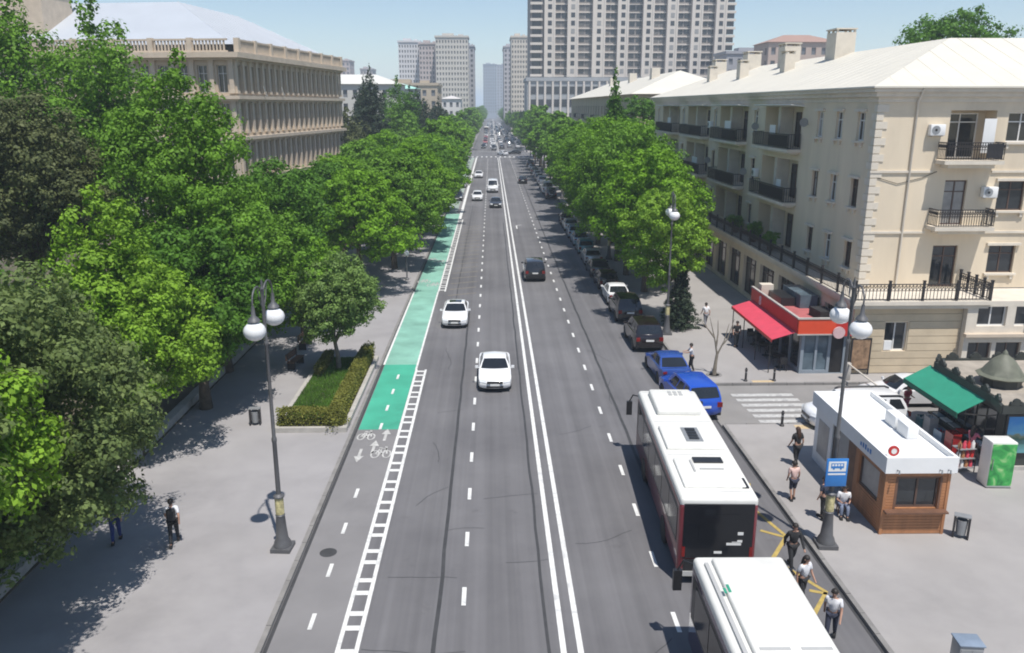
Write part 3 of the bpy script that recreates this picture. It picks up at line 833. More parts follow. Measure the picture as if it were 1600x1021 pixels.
# ---- the old stone palace on the park side
a0 = math.atan2(24.8 - 30.0, 139 - 101) 
PB = thing('stone_building', 'old stone building with pilasters, balustrade and pale hip roof behind the park trees', 'building', (-30.0, 101.0, 0), math.atan2(-(5.2), 38.3))
LW = 39.0                      # length of the avenue front, local +Y; the other front runs along local -X
def pp(name, mb, m, parent=None, **k): return mb.build(name, m, parent or PB, **k)
mb = MB()
bayw = 1.95; nb = int(LW / bayw)
st = ((1.0, 5.4), (6.6, 10.6), (11.9, 15.3), (16.5, 19.6))
ops = [(0.75 + bayw * k, 0.75 + bayw * k + 1.1, a, b_) for k in range(nb) for a, b_ in st]
wall(mb, (0, 0, 0), (0, 1, 0), (1, 0, 0), LW, 0, 20.6, ops, 0.45)
ops2 = [(0.9 + 2.4 * k, 2.1 + 2.4 * k, a, b_) for k in range(14) for a, b_ in st]
wall(mb, (0, 0, 0), (-1, 0, 0), (0, -1, 0), 36, 0, 20.6, ops2, 0.45)
mb.quad((0, LW, 0), (-36, LW, 0), (-36, LW, 20.6), (0, LW, 20.6))
pp('wall', mb, M['stone'], fix=False)
def pw(x, y, z, w, h, rz):
    fm, pm, _, _ = win_mesh(w, h, mull=1, trans=0.3, fm='frame', pm='glass', sill=False)
    o = place('window', fm, PB, (x, y, z), rz); place('pane', pm, o)
for q in ops: pw(-0.38, (q[0] + q[1]) / 2, q[2], q[1] - q[0], q[3] - q[2], PI / 2)
for q in ops2: pw(-(q[0] + q[1]) / 2, 0.38, q[2], q[1] - q[0], q[3] - q[2], 0)
for k, (z0, z1) in enumerate(((0.3, 6.0), (6.5, 11.0), (11.8, 15.7), (16.4, 20.3))):
    pl = MB(); pl.box(0.003, 0.22, -0.27, 0.27, z0 + 0.35, z1 - 0.35); pl.box(0.003, 0.3, -0.34, 0.34, z0, z0 + 0.349); pl.box(0.003, 0.3, -0.34, 0.34, z1 - 0.349, z1)
    pm1 = pl.mesh('pilaster', M['stone2'])
    for i in range(nb + 1): place('pilaster', pm1, PB, (0, 0.33 + bayw * i, 0))
    for i in range(15): place('pilaster', pm1, PB, (-0.3 - 2.4 * i, 0, 0), -PI / 2)
for z, d, h in ((6.0, 0.55, 0.45), (11.05, 0.75, 0.4), (15.75, 0.75, 0.4), (20.4, 1.1, 0.6)):
    mb = MB(); mb.prism([(-36, -d), (d, -d), (d, LW + d), (-36, LW + d)], z, z + h)
    mb.prism([(-36, -d * 0.55), (d * 0.55, -d * 0.55), (d * 0.55, LW + d * 0.55), (-36, LW + d * 0.55)], z - 0.25, z - 0.002)
    pp('cornice', mb, M['stone2'])
mb = MB()                      # balustrade
bp_ = MB(); bp_.box(0.25, 0.85, -0.3, 0.3, 21.0, 22.6); bp_ = bp_.mesh('balustrade_pier', M['stone2'])
for k in range(9): place('balustrade_pier', bp_, PB, (0, min(LW - 0.3, 0.2 + 4.85 * k), 0))
for k in range(1, 8): place('balustrade_pier', bp_, PB, (-4.8 * k, 0, 0), -PI / 2)
bl = MB()
bl.box(0.4, 0.7, 0.5, LW, 22.3, 22.5); bl.box(0.4, 0.7, 0.5, LW, 21.0, 21.2); bl.box(-36, -0.31, -0.7, -0.4, 22.3, 22.5); bl.box(-36, -0.31, -0.7, -0.4, 21.0, 21.2)
for k in range(int(LW / 0.42)): bl.box(0.47, 0.63, 0.6 + 0.42 * k, 0.78 + 0.42 * k, 21.2, 22.3)
for k in range(int(35 / 0.42)): bl.box(-0.8 - 0.42 * k, -0.62 - 0.42 * k, -0.63, -0.47, 21.2, 22.3)
pp('balustrade', bl, M['stone2'])
mb = MB()
A = [(0.1, -0.1, 21.9), (0.1, LW + 0.1, 21.9), (-36, LW + 0.1, 21.9), (-36, -0.1, 21.9), (-12.2, 12, 28.0), (-12.2, LW - 9, 28.0), (-36, 12, 28.0), (-36, LW - 9, 28.0)]
mb.add(A, ((0, 1, 5, 4), (3, 0, 4, 6), (1, 2, 7, 5), (4, 5, 7, 6)))
rf = pp('roof', mb, M['roofg'])
sm_ = MB()
for k in range(24):
    yy = 0.8 + 1.6 * k
    f = min(1, yy / 12, (LW - yy) / 9)
    sm_.tube([(0.08, yy, 21.95), (0.1 - 12.3 * f, yy, 21.93 + 6.1 * f)], 0.05, 4)
pp('roof_seam', sm_, M['roofg'])['kind'] = 'stuff'
mb = MB(); mb.box(-31, -25, 3, 9, 22, 29.5); mb.box(-31.4, -24.6, 2.6, 9.4, 29.5, 30.1); pp('roof_house', mb, M['stone2'])
mb = MB(); mb.tube([(0.95, 6, 17.3), (0.95, 6.9, 16.2)], 0.05, 6); mb.tube([(0.95, 12, 17.3), (0.95, 12.9, 16.2)], 0.05, 6); pp('flag_bracket', mb, M['white'])

# ---- the tower
TW = Bld('apartment_tower', 'tall beige apartment tower with white window piers above a grey podium', 'tower block', (52, 340, 0))
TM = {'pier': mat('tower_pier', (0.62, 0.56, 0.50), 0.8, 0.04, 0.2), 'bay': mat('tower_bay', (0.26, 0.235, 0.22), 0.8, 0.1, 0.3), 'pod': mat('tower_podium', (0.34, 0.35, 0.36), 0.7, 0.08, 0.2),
      'glass': mat('tower_glass', (0.035, 0.038, 0.045), 0.15, 0.3, 0.05)}
TX0, TX1, TY = 14.8, 91.0, 330.0
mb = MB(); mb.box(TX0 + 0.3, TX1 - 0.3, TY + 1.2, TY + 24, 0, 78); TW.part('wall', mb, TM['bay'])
mb = MB(); mb.box(13.6, 93, TY - 1.5, TY + 26, 24.2, 25.6); mb.box(14.0, 92.6, TY - 1.0, TY + 25.5, 0, 24.19); TW.part('podium', mb, TM['pod'])
fx = lambda p: (p - 767) / 1326 * 337 + 0.05
singles = [855.5, 890, 929, 965, 1003, 1039, 1076, 1112]
doubles = [873, 909, 947, 1021, 1057.5, 1094.5]
FH = 2.9
pier = MB(); pier.box(-2.35, 2.35, -0.9, 0.9, 25.7, 79)
pmesh = None
for i, p in enumerate(singles):
    w = 1.95 if i not in (2,) else 2.3
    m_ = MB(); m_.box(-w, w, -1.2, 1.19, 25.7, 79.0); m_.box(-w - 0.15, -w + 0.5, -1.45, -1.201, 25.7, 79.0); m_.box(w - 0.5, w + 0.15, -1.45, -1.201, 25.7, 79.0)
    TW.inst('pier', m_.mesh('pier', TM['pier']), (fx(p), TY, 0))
w1 = MB(); w1.box(-0.75, 0.75, -0.04, 0.1, 0, 1.7); w1 = w1.mesh('window', TM['glass'])
w1c = MB(); w1c.box(-0.75, 0.75, -0.04, 0.1, 0, 1.7); w1c = w1c.mesh('window', M['curtain'])
w2c = MB(); w2c.box(-1.0, 1.0, -0.04, 0.1, 0, 1.9); w2c = w2c.mesh('window', mat('tower_blind', (0.14, 0.135, 0.13), 0.5, 0.3, 0.3))
trn = random.Random(4)
w2 = MB(); w2.box(-1.0, 1.0, -0.04, 0.1, 0, 1.9); w2 = w2.mesh('window', TM['glass'])
up = MB()
for k in range(18):
    z = 27.0 + FH * k
    if k < 12:
        for p in singles: TW.inst('window', w1c if trn.random() < 0.16 else w1, (fx(p), TY - 1.22, z))
        for p in doubles:
            for s in (-1, 1): TW.inst('window', w2c if trn.random() < 0.35 else w2, (fx(p) + s * 1.25, TY + 1.15, z))
        for s in (-1, 1): TW.inst('window', w2, (fx(985) + s * 1.3, TY + 1.15, z))
    else:
        for p in singles: up.box(fx(p) - 0.75, fx(p) + 0.75, TY - 1.26, TY - 1.1, z, z + 1.7)
        for p in doubles + [985]:
            for s in (-1.25, 1.25): up.box(fx(p) + s - 1, fx(p) + s + 1, TY + 1.1, TY + 1.3, z, z + 1.9)
TW.part('upper_window', up, TM['glass'], kind='stuff')
def tpart(name, x0, x1, y0, y1, z0, z1, m):
    q_ = MB(); q_.box(x0, x1, y0, y1, z0, z1); return q_.mesh(name, m)
sp1 = tpart('spandrel', -2.9, 2.9, TY + 0.75, TY + 1.19, 0, 0.42, TM['pier']); sp2 = tpart('balcony_front', -2.4, 2.4, TY + 0.2, TY + 1.19, 0, 0.9, TM['pier']); sp3 = tpart('spandrel', -2.9, 2.9, TY + 0.95, TY + 1.19, 0, 0.3, TM['pier'])
for k in range(19):
    z = 25.9 + FH * k
    for p in doubles: TW.inst('spandrel', sp1, (fx(p), 0, z))
    for p in (836, 1126): TW.inst('balcony_front', sp2, (fx(p), 0, z))
    if k < 11 or k > 12: TW.inst('spandrel', sp3, (fx(985), 0, z))
mb = MB()
for k in range(18):
    for p in (836, 1127): mb.box(fx(p) - 1.7, fx(p) + 1.7, TY + 1.0, TY + 1.199, 27.0 + FH * k, 28.8 + FH * k)
TW.part('balcony_glazing', mb, TM['glass'])
mb = MB(); mb.box(fx(958), fx(1012), TY - 1.9, TY - 1.46, 57.5, 58.3); mb.box(fx(958), fx(1012), TY - 1.9, TY - 1.46, 60.5, 61.3); TW.part('centre_cornice', mb, TM['pier'])
mb = MB()
for k in range(26):
    x = 15.5 + 3.0 * k
    for z in (3.5, 9.5, 14.6, 19.4):
        mb.box(x, x + 1.9, TY - 1.12, TY - 1.02, z, z + 2.8)
TW.part('podium_window', mb, TM['glass'], kind='stuff')
mb = MB()
for k in range(27): mb.box(14.6 + 3.0 * k, 15.3 + 3.0 * k, TY - 1.5, TY - 1.03, 0, 24.1)
TW.part('podium_column', mb, TM['pier'])

FARG = mat('far_glass', (0.16, 0.165, 0.18), 0.3, 0.3, 0.3)
# ---- far blocks along the avenue
def block(name, label, x0, x1, y0, y1, h, wc, nx, ny, roofc=None, cap=True, side=None, wz=1.6, group=None, z_from=6.0, proud=False):
    """far block: wall shell with real window recesses on the front and on the side that faces the avenue"""
    b = Bld(name, label, 'building', ((x0 + x1) / 2, (y0 + y1) / 2, 0), group=group)
    wm = mat('far_wall', wc, 0.85, 0.06, 0.05)
    m_ = MB()
    fh = (h - z_from - 0.8) / ny; cw = (x1 - x0) / nx
    g = MB()
    fops = [(cw * (i + 0.28), cw * (i + 0.72), z_from + fh * (j + 0.25), z_from + fh * (j + 0.8)) for i in range(nx) for j in range(ny)]
    wall(m_, (x0, y0, 0), (1, 0, 0), (0, -1, 0), x1 - x0, 0, h, fops, 0.4)
    for q in fops: g.quad((x0 + q[0], y0 + 0.4, q[2]), (x0 + q[1], y0 + 0.4, q[2]), (x0 + q[1], y0 + 0.4, q[3]), (x0 + q[0], y0 + 0.4, q[3]))
    for xs, nrm in ((x0, -1), (x1, 1)):
        ns = max(1, int((y1 - y0) / 4.0)); sw = (y1 - y0) / ns
        sops = [(sw * (i + 0.3), sw * (i + 0.7), z_from + fh * (j + 0.25), z_from + fh * (j + 0.8)) for i in range(ns) for j in range(ny)]
        wall(m_, (xs, y0, 0), (0, 1, 0), (nrm, 0, 0), y1 - y0, 0, h, sops, 0.4)
        for q in sops: g.quad((xs - nrm * 0.4, y0 + q[0], q[2]), (xs - nrm * 0.4, y0 + q[1], q[2]), (xs - nrm * 0.4, y0 + q[1], q[3]), (xs - nrm * 0.4, y0 + q[0], q[3]))
    m_.quad((x0, y1, 0), (x1, y1, 0), (x1, y1, h), (x0, y1, h)); m_.quad((x0, y0, h - 0.01), (x1, y0, h - 0.01), (x1, y1, h - 0.01), (x0, y1, h - 0.01))
    b.part('wall', m_, wm, fix=False)
    b.part('window', g, FARG, kind='stuff', fix=False)
    if roofc:
        r_ = MB(); xm, ym = (x0 + x1) / 2, (y0 + y1) / 2; d = min(x1 - x0, y1 - y0) / 2 - 0.5; rh = d * 0.38
        if x1 - x0 > y1 - y0: rg = [(x0 + d, ym, h + rh), (x1 - d, ym, h + rh)]; fs = ((0, 1, 5, 4), (2, 3, 4, 5), (1, 2, 5), (3, 0, 4))
        else: rg = [(xm, y0 + d, h + rh), (xm, y1 - d, h + rh)]; fs = ((0, 1, 4), (1, 2, 5, 4), (2, 3, 5), (3, 0, 4, 5))
        r_.add([(x0 - 0.6, y0 - 0.6, h), (x1 + 0.6, y0 - 0.6, h), (x1 + 0.6, y1 + 0.6, h), (x0 - 0.6, y1 + 0.6, h)] + rg, fs)
        b.part('roof', r_, mat('far_roof', roofc, 0.6, 0.05, 0.1))
    elif cap:
        r_ = MB(); r_.box(x0 - 0.4, x1 + 0.4, y0 - 0.4, y1 + 0.4, h + 0.002, h + 0.9)
        r_.box(x0 + (x1 - x0) * 0.2, x0 + (x1 - x0) * 0.55, y0 + 3, y0 + 9, h + 0.9, h + 2.2); r_.box(x0 + (x1 - x0) * 0.7, x0 + (x1 - x0) * 0.85, y0 + 4, y0 + 8, h + 0.9, h + 1.8)
        b.part('parapet', r_, wm)
    return b
block('apartment_tower', 'far white high rise block with grey flat cap, first of the cluster beyond the cypresses', -49, -37.5, 460, 480, 47.5, (0.60, 0.59, 0.60), 8, 16)
block('apartment_tower', 'far pinkish high rise block between the white block and the cream block', -37.4, -27.5, 452, 475, 46, (0.46, 0.40, 0.39), 6, 16)
block('apartment_tower', 'far cream high rise block, widest and tallest of the cluster beyond the cypresses', -28, -11.5, 440, 458, 48.5, (0.55, 0.52, 0.47), 11, 16)
block('apartment_tower', 'far grey high rise block peeping out behind the cream block', -14, -9.0, 470, 500, 46, (0.38, 0.38, 0.40), 2, 15)
block('apartment_tower', 'far pale tower with reddish cap standing just before the beige tower', 10.6, 19, 440, 466, 48.5, (0.58, 0.53, 0.46), 6, 17)
block('apartment_tower', 'far greyish tower, narrow, beside the pale tower with reddish cap', 8.0, 15, 520, 560, 49, (0.42, 0.40, 0.41), 3, 16)
block('apartment_tower', 'very far blue grey tower at the end of the avenue, darker one', -9, 7, 1020, 1045, 62, (0.30, 0.33, 0.38), 6, 16)
block('apartment_tower', 'very far blue grey tower at the end of the avenue, wider paler one', 8, 38, 1120, 1150, 66, (0.36, 0.37, 0.41), 8, 16)
block('apartment_tower', 'hazy pink stepped tower beyond the old stone building, nearer one', -112, -98, 600, 620, 45, (0.46, 0.39, 0.38), 5, 13)
block('apartment_tower', 'hazy pink tower beyond the old stone building, lower one', -97, -88, 640, 660, 41, (0.44, 0.40, 0.40), 4, 12)
block('long_house', 'long white house with pale roof behind the tall cypress', -50, -24, 225, 240, 20.5, (0.55, 0.53, 0.49), 10, 4, (0.62, 0.61, 0.56))
block('long_house', 'low house with pale turquoise roof behind the dark trees', -32, -22.5, 260, 275, 20.0, (0.45, 0.44, 0.40), 5, 4, (0.35, 0.62, 0.53))
block('long_house', 'beige stone house with flat top in front of the far cluster', -41, -19, 305, 330, 22.0, (0.44, 0.37, 0.28), 7, 4)
block('white_house', 'small white gabled house at the park end of the avenue', -22, -13.5, 380, 400, 18.0, (0.66, 0.64, 0.63), 3, 3, (0.6, 0.57, 0.55))
block('long_house', 'greyish far house to the side of the beige tower', 80, 104, 290, 306, 32, (0.33, 0.33, 0.35), 8, 7)
block('long_house', 'far house with reddish stepped top behind the white roof', 86, 108, 265, 280, 34, (0.42, 0.33, 0.28), 7, 7, (0.35, 0.22, 0.17))

# ================================================================== TREES AND PLANTS
def leaf_cloud(blobs, n, size, seed, clump=0.30, up=0.45, spray=0.0):
    """blobs: (x,y,z,rx,ry,rz).  Leaves sit in clumps spread over and just inside every blob's surface."""
    g = np.random.default_rng(seed)
    bl = np.array(blobs, float)
    wgt = bl[:, 3] * bl[:, 5]; wgt = wgt / wgt.sum()
    C, Nn = [], []
    for b, w in zip(bl, wgt):
        nb = max(30, int(n * w))
        K = max(9, int(1.55 / clump ** 2))
        d = g.normal(size=(K, 3)); d[:, 2] += 0.25
        d /= np.linalg.norm(d, axis=1)[:, None]
        rr = g.uniform(0.62, 1.08, K)[:, None]
        cc = b[:3] + d * rr * b[3:6]
        sz = g.uniform(0.6, 1.35, K) * clump * 1.12
        k = g.choice(K, nb, p=(sz ** 2) / (sz ** 2).sum())
        off = g.normal(size=(nb, 3)) * 0.5
        off *= np.minimum(1.0, 1.25 / np.maximum(1e-6, np.linalg.norm(off, axis=1)))[:, None]
        p = cc[k] + off * sz[k][:, None] * b[3:6] * np.array([1, 1, 0.8])
        inner = g.random(nb) < 0.16
        q = g.normal(size=(nb, 3)); q /= np.linalg.norm(q, axis=1)[:, None]
        p[inner] = (b[:3] + q * (g.random(nb) ** 0.5)[:, None] * 0.7 * b[3:6])[inner]
        C.append(p)
        Nn.append(off * 1.5 + d[k] * 0.45)
    C = np.concatenate(C); Nn = np.concatenate(Nn)
    m = len(C)
    nn = Nn + g.normal(size=(m, 3)) * 0.38 + np.array([0, 0, up])
    nn /= np.linalg.norm(nn, axis=1)[:, None]
    t = np.cross(nn, g.normal(size=(m, 3))); t /= np.linalg.norm(t, axis=1)[:, None]
    b_ = np.cross(nn, t)
    s = size * g.uniform(0.6, 1.35, m)[:, None]
    V = np.empty((m, 4, 3))
    V[:, 0] = C + t * s * 0.5; V[:, 1] = C + b_ * s * 0.33 + nn * s * 0.07; V[:, 2] = C - t * s * 0.5; V[:, 3] = C - b_ * s * 0.33 + nn * s * 0.07
    return V.reshape(-1, 3)

def crown_blobs(kind, h0, h1, r, seed, n=14):
    """blob layout of a crown between heights h0..h1 with radius r"""
    g = random.Random(seed); out_ = []
    H_ = h1 - h0
    if kind == 'round':
        zc = h0 + H_ * 0.5
        n = int(n * 1.5)
        for i in range(n):          # lumps sitting on an uneven ellipsoid, with hollows between them
            zf = 1 - 2 * (i + 0.5) / n; rf = math.sqrt(max(0, 1 - zf * zf)); a = 2.39996 * i + g.uniform(-0.3, 0.3)
            k = g.uniform(0.60, 0.80)
            rb = r * g.uniform(0.25, 0.40) * (18 / n) ** 0.4 * 1.12
            out_.append((r * k * rf * math.cos(a), r * k * rf * math.sin(a), zc + H_ * 0.5 * k * zf, rb, rb, min(rb * 0.85, H_ * 0.22)))
        out_.append((0, 0, zc, r * 0.45, r * 0.45, H_ * 0.3))
    elif kind == 'dome':
        for i in range(n):
            a = 2.4 * i + g.uniform(-0.4, 0.4); f = math.sqrt((i + 0.5) / n) * 0.8
            rb = r * g.uniform(0.22, 0.36)
            zz = h1 - rb * 0.7 - (h1 - h0) * 0.74 * f * f + g.uniform(-0.5, 0.2)
            out_.append((r * f * math.cos(a), r * f * math.sin(a), zz, rb, rb, rb * 0.7))
            if i % 3 == 0: out_.append((r * f * 0.9 * math.cos(a), r * f * 0.9 * math.sin(a), max(h0 + 0.8, zz - 2.2), rb * 0.8, rb * 0.8, rb * 0.6))
    elif kind == 'spire':
        for i in range(n):
            f = i / (n - 1); zz = h0 + H_ * (0.06 + 0.9 * f)
            rad = r * (0.25 + 0.75 * math.sin(PI * min(1, 0.18 + f * 0.82)) ** 0.8) * (1.0 if f < 0.75 else 1.0 - (f - 0.75) * 2.6)
            a = 2.4 * i; rb = max(0.45, rad * g.uniform(0.5, 0.7))
            out_.append((rad * 0.5 * math.cos(a), rad * 0.5 * math.sin(a), zz, rb, rb, max(rb, H_ * 0.08)))
            if f < 0.7:
                a += PI * g.uniform(0.7, 1.3); out_.append((rad * 0.55 * math.cos(a), rad * 0.55 * math.sin(a), zz + g.uniform(-.6, .6), rb * 0.9, rb * 0.9, max(rb * 0.9, H_ * 0.07)))
    elif kind == 'cone':
        for i in range(n):
            f = i / (n - 1); rad = r * (1 - f) ** (0.85 if r < 4 else 0.55)
            k = 3 if f < 0.85 else 1
            for j in range(k):
                a = 2.4 * i + 2.1 * j; rb = max(0.3, rad * 0.58)
                out_.append((rad * 0.5 * math.cos(a) * (k > 1), rad * 0.5 * math.sin(a) * (k > 1), h0 + H_ * (0.04 + 0.93 * f), rb, rb, max(0.4, H_ / n * 1.3)))
    return out_

def trunk_mesh(h, r, blobs, seed, lean=0.0, m='bark', forks=None):
    g = random.Random(seed); mb = MB()
    top = (lean * h, g.uniform(-.2, .2), h)
    pts = [(0, 0, -0.1), (lean * h * 0.15 + g.uniform(-.05, .05), 0, h * 0.3), (lean * h * 0.5, g.uniform(-.1, .1), h * 0.65), top]
    mb.tube(pts, [r * 1.35, r, r * 0.85, r * 0.62], 9)
    bs = sorted(blobs, key=lambda b: -b[3])[:forks or 9]
    for b in bs:
        z0 = h * g.uniform(0.6, 0.95)
        s0 = (lean * z0, 0, z0) if z0 < b[2] else (lean * h * 0.55, 0, h * 0.55)
        e_ = (b[0] * 0.92, b[1] * 0.92, b[2])
        mid = tuple((p + q) / 2 + g.uniform(-.25, .25) for p, q in zip(s0, e_))
        mb.tube([s0, mid, e_], [r * 0.42, r * 0.28, r * 0.08], 6)
    return mb.mesh('trunk', M[m], smooth=60)

def tree(name, label, x, y, blobs, leaf, n, size, seed, th=2.5, tr=0.18, group=None, cat='tree', bark='bark', z=PZ, clump=0.30, lean=0.0, forks=None, up=0.45):
    t = thing(name, label, cat, (x, y, z), 0, group)
    place('trunk', trunk_mesh(th, tr, blobs, seed, lean, bark, forks), t)
    place('crown', np_quads('crown', leaf_cloud(blobs, int(n * 1.45), size * 0.8, seed, clump, up), L[leaf]), t)
    return t

def shift(bl, dx=0, dy=0, dz=0): return [(b[0] + dx, b[1] + dy, b[2] + dz) + tuple(b[3:]) for b in bl]

# near park trees
tree('park_tree', 'grey green spreading tree overhanging the low border wall and the paving', -16.4, 23.6,
     shift(crown_blobs('round', 1.3, 10.6, 5.3, 11, 22), 1.5) + [(2.2, -2.6, 3.2, 1.7, 1.7, 1.3), (3.5, -1.0, 3.4, 1.6, 1.6, 1.2), (0.6, -3.6, 3.6, 1.7, 1.7, 1.3), (4.0, 0.8, 3.2, 1.4, 1.4, 1.1), (2.6, -0.4, 2.7, 1.5, 1.5, 1.1), (1.0, -2.4, 2.4, 1.5, 1.5, 1.1), (-0.8, -3.5, 2.6, 1.6, 1.6, 1.2)], 'greyg', 70000, 0.20, 11, 3.4, 0.24, clump=0.26, lean=0.2)
tree('park_tree', 'yellow green leafy tree closest to the viewer, mostly outside the photo edge', -16.9, 18.2,
     shift(crown_blobs('round', 2.6, 10.6, 4.8, 12, 16), 1.6), 'bright', 40000, 0.21, 12, 3.4, 0.2, clump=0.26, lean=0.2)
tree('park_tree', 'grey green low tree at the bottom corner of the photo, mostly outside it', -17.2, 16.0,
     shift(crown_blobs('round', 4.2, 10.4, 4.2, 27, 14), 2.4), 'greyg', 30000, 0.2, 27, 3.4, 0.2, clump=0.26, lean=0.3)
tree('park_tree', 'bright yellow green pointed tree between grey green tree and big dark green tree', -15.6, 33.8,
     crown_blobs('round', 1.8, 8.8, 3.9, 13, 15) + shift(crown_blobs('spire', 6.5, 11.5, 2.0, 13, 7), -0.6), 'bright', 36000, 0.21, 13, 3.4, 0.2, clump=0.26)
tree('park_tree', 'brownish dark pine with dense needles behind the yellow green trees', -25.5, 46.0,
     crown_blobs('round', 6.0, 15.6, 5.0, 14, 16), 'olive', 34000, 0.24, 14, 7, 0.3, clump=0.2, up=0.6)
tree('park_tree', 'big rich green tree with pointed top in front of the stone building', -15.4, 45.6,
     crown_blobs('round', 1.8, 11.2, 5.7, 15, 18) + shift(crown_blobs('spire', 8.5, 17.4, 3.3, 15, 9), -1.2), 'mid', 60000, 0.25, 15, 5, 0.3, clump=0.25)
tree('park_tree', 'dark green broad tree beside the park paving, before the big pointed tree', -14.6, 39.6,
     crown_blobs('round', 1.5, 9.4, 3.9, 16, 14), 'deep', 30000, 0.25, 16, 4, 0.26)
tree('park_tree', 'tall open maple whose leading top is cut by the upper photo edge', -34.5, 62.0,
     crown_blobs('spire', 5, 24.5, 4.4, 17, 14), 'mid', 22000, 0.34, 17, 9, 0.3, clump=0.3)
tree('park_tree', 'tall loose maple in front of the pale metal roof', -27.6, 61.0,
     crown_blobs('spire', 4, 22.6, 4.6, 18, 14), 'mid', 22000, 0.34, 18, 9, 0.3, clump=0.3)
tree('park_tree', 'middle sized green tree filling the gap under the tall maples', -29.5, 55.0,
     crown_blobs('round', 4, 15.5, 5.2, 19, 14), 'mid', 24000, 0.32, 19, 6, 0.28)
tree('park_tree', 'dark green tree behind the planter, before the umbrella crowns', -15.4, 57.0,
     crown_blobs('round', 2.4, 11.4, 4.6, 20, 14), 'deep', 26000, 0.28, 20, 4, 0.26)
tree('park_tree', 'dark green low tree in the depth of the park behind the grey green tree', -23.5, 33.5,
     crown_blobs('round', 2.4, 9.2, 4.4, 21, 12), 'deep', 20000, 0.26, 21, 4, 0.22)
tree('park_tree', 'fresh green low tree beside the planter path, behind the planter tree', -12.6, 53.0,
     crown_blobs('round', 2.0, 6.9, 2.7, 22, 10), 'street', 13000, 0.24, 22, 2.4, 0.14)
tree('planter_tree', 'small grey green multi branched tree standing in the hedged planter', -8.9, 45.4,
     crown_blobs('round', 1.9, 6.4, 2.75, 23, 15), 'planter', 26000, 0.19, 23, 2.3, 0.13, bark='bark_pale', z=0.3, lean=-0.12)
# umbrella-crowned street trees, park side
sp = [(-11.0, 67.5, 10.0, 5.3), (-14.6, 74, 10.4, 4.6), (-9.2, 76.5, 11.2, 5.5), (-15.2, 83, 10.4, 4.8), (-8.7, 87, 11.6, 5.7), (-8.5, 97.5, 11.8, 5.6), (-14.6, 95, 11.4, 5.2), (-8.4, 108, 11.6, 5.4), (-14.2, 110, 11.8, 5.2), (-8.2, 119, 11.6, 5.2)]
names_ = ['first, nearest to the small planter tree', 'second, set back beside the first', 'third along the green lane', 'fourth, set back towards the stone building', 'fifth along the green lane', 'sixth, above the end of the green lane', 'seventh, set back in front of the stone building', 'eighth along the kerb', 'ninth, set back at the stone building corner', 'tenth, last before the pale lane']
for i, (x, y, h, r) in enumerate(sp):
    tree('umbrella_tree', 'dense umbrella crowned green tree, ' + names_[i], x, y, crown_blobs('dome', 1.6, h, r, 40 + i, 27), ('street', 'street', 'mid', 'deep')[(i * 3) % 4], 27000 if i < 6 else 17000, 0.30 if i < 6 else 0.38, 40 + i, 5.5, 0.24, 'umbrella crowned trees along the bike lane', clump=0.26)
# dark conifers behind
for i, (x, y, h, r, lf, lb) in enumerate(((-21.8, 154, 20.6, 5.2, 'dark', 'tall dark cypress standing at the far corner of the stone building'), (-19.5, 176, 20.5, 5.2, 'deep', 'dark green conifer just right of the tall cypress'), (-16.5, 190, 18.0, 6.6, 'dark', 'dark blunt conifer in front of the beige stone house'),
                                          (-12.8, 205, 16.0, 6.2, 'dark', 'dark conifer nearest to the small white gabled house'), (-24.5, 143, 14.5, 4.6, 'olive', 'brown green bushy conifer below the tall cypress'), (-17.8, 165, 16.2, 4.4, 'mid', 'mid green tree between the dark conifers'), (-23.8, 160, 19.0, 5.0, 'dark', 'dark conifer close behind the tall cypress, lower than it'), (-17.2, 181, 18.2, 5.0, 'dark', 'dark conifer before the turquoise roofed house'))):
    tree('conifer', lb, x, y, crown_blobs('cone' if lf == 'dark' else 'spire', 2, h, r, 60 + i, 12), lf, 12000, 0.5, 60 + i, 6, 0.3, clump=0.25)
# right-hand side of the avenue
tree('street_tree', 'light green young tree behind the far street lamp and conifer bush', 13.0, 55.9, shift(crown_blobs('round', 2.2, 10.5, 3.1, 31, 15), -0.7), 'bright', 24000, 0.22, 31, 3.6, 0.14, bark='bark_pale', clump=0.28)
rt = [(12.6, 66.0, 11.8, 4.9), (12.2, 73, 14.2, 5.5), (12.4, 80, 14.0, 5.4), (11.8, 90, 13.4, 5.3), (12.4, 100, 13.4, 5.2), (11.9, 110, 12.8, 5.0)]
rn = ['second of the row, behind the light green tree', 'third of the row, over the parked pale blue car', 'fourth and tallest of the row', 'fifth of the row', 'sixth of the row', 'seventh of the row, before the farther house']
for i, (x, y, h, r) in enumerate(rt):
    tree('street_tree', 'avenue tree over the parked cars, ' + rn[i], x, y, crown_blobs('round', 2.2, h + 0.3, r, 80 + i, 24), ('street', 'mid')[i % 2], 28000 if i < 4 else 17000, 0.29 if i < 4 else 0.36, 80 + i, 5, 0.22, 'avenue trees over the parked cars', clump=0.26)
tree('spire_tree', 'dark green spire shaped tree rising above the avenue trees', 13.4, 91, crown_blobs('cone', 6, 18.0, 2.9, 90, 12), 'deep', 9000, 0.34, 90, 9, 0.2)
tree('gap_tree', 'dark bluish tree in the gap between the two apartment houses', 21.0, 118.5, crown_blobs('round', 6, 16.8, 3.4, 91, 12), 'deep', 9000, 0.4, 91, 8, 0.25)
tree('conifer_bush', 'dark dense conifer bush on the pavement behind the street lamp', 12.95, 54.6, crown_blobs('cone', 0.1, 4.6, 1.35, 92, 9), 'dark', 12000, 0.16, 92, 1.2, 0.1, cat='bush', clump=0.25)
tree('roof_tree', 'broad tree showing above the white roof ridge', 47.5, 88.0, crown_blobs('round', 14, 25.2, 5.6, 93, 14), 'deep', 14000, 0.4, 93, 15, 0.35)
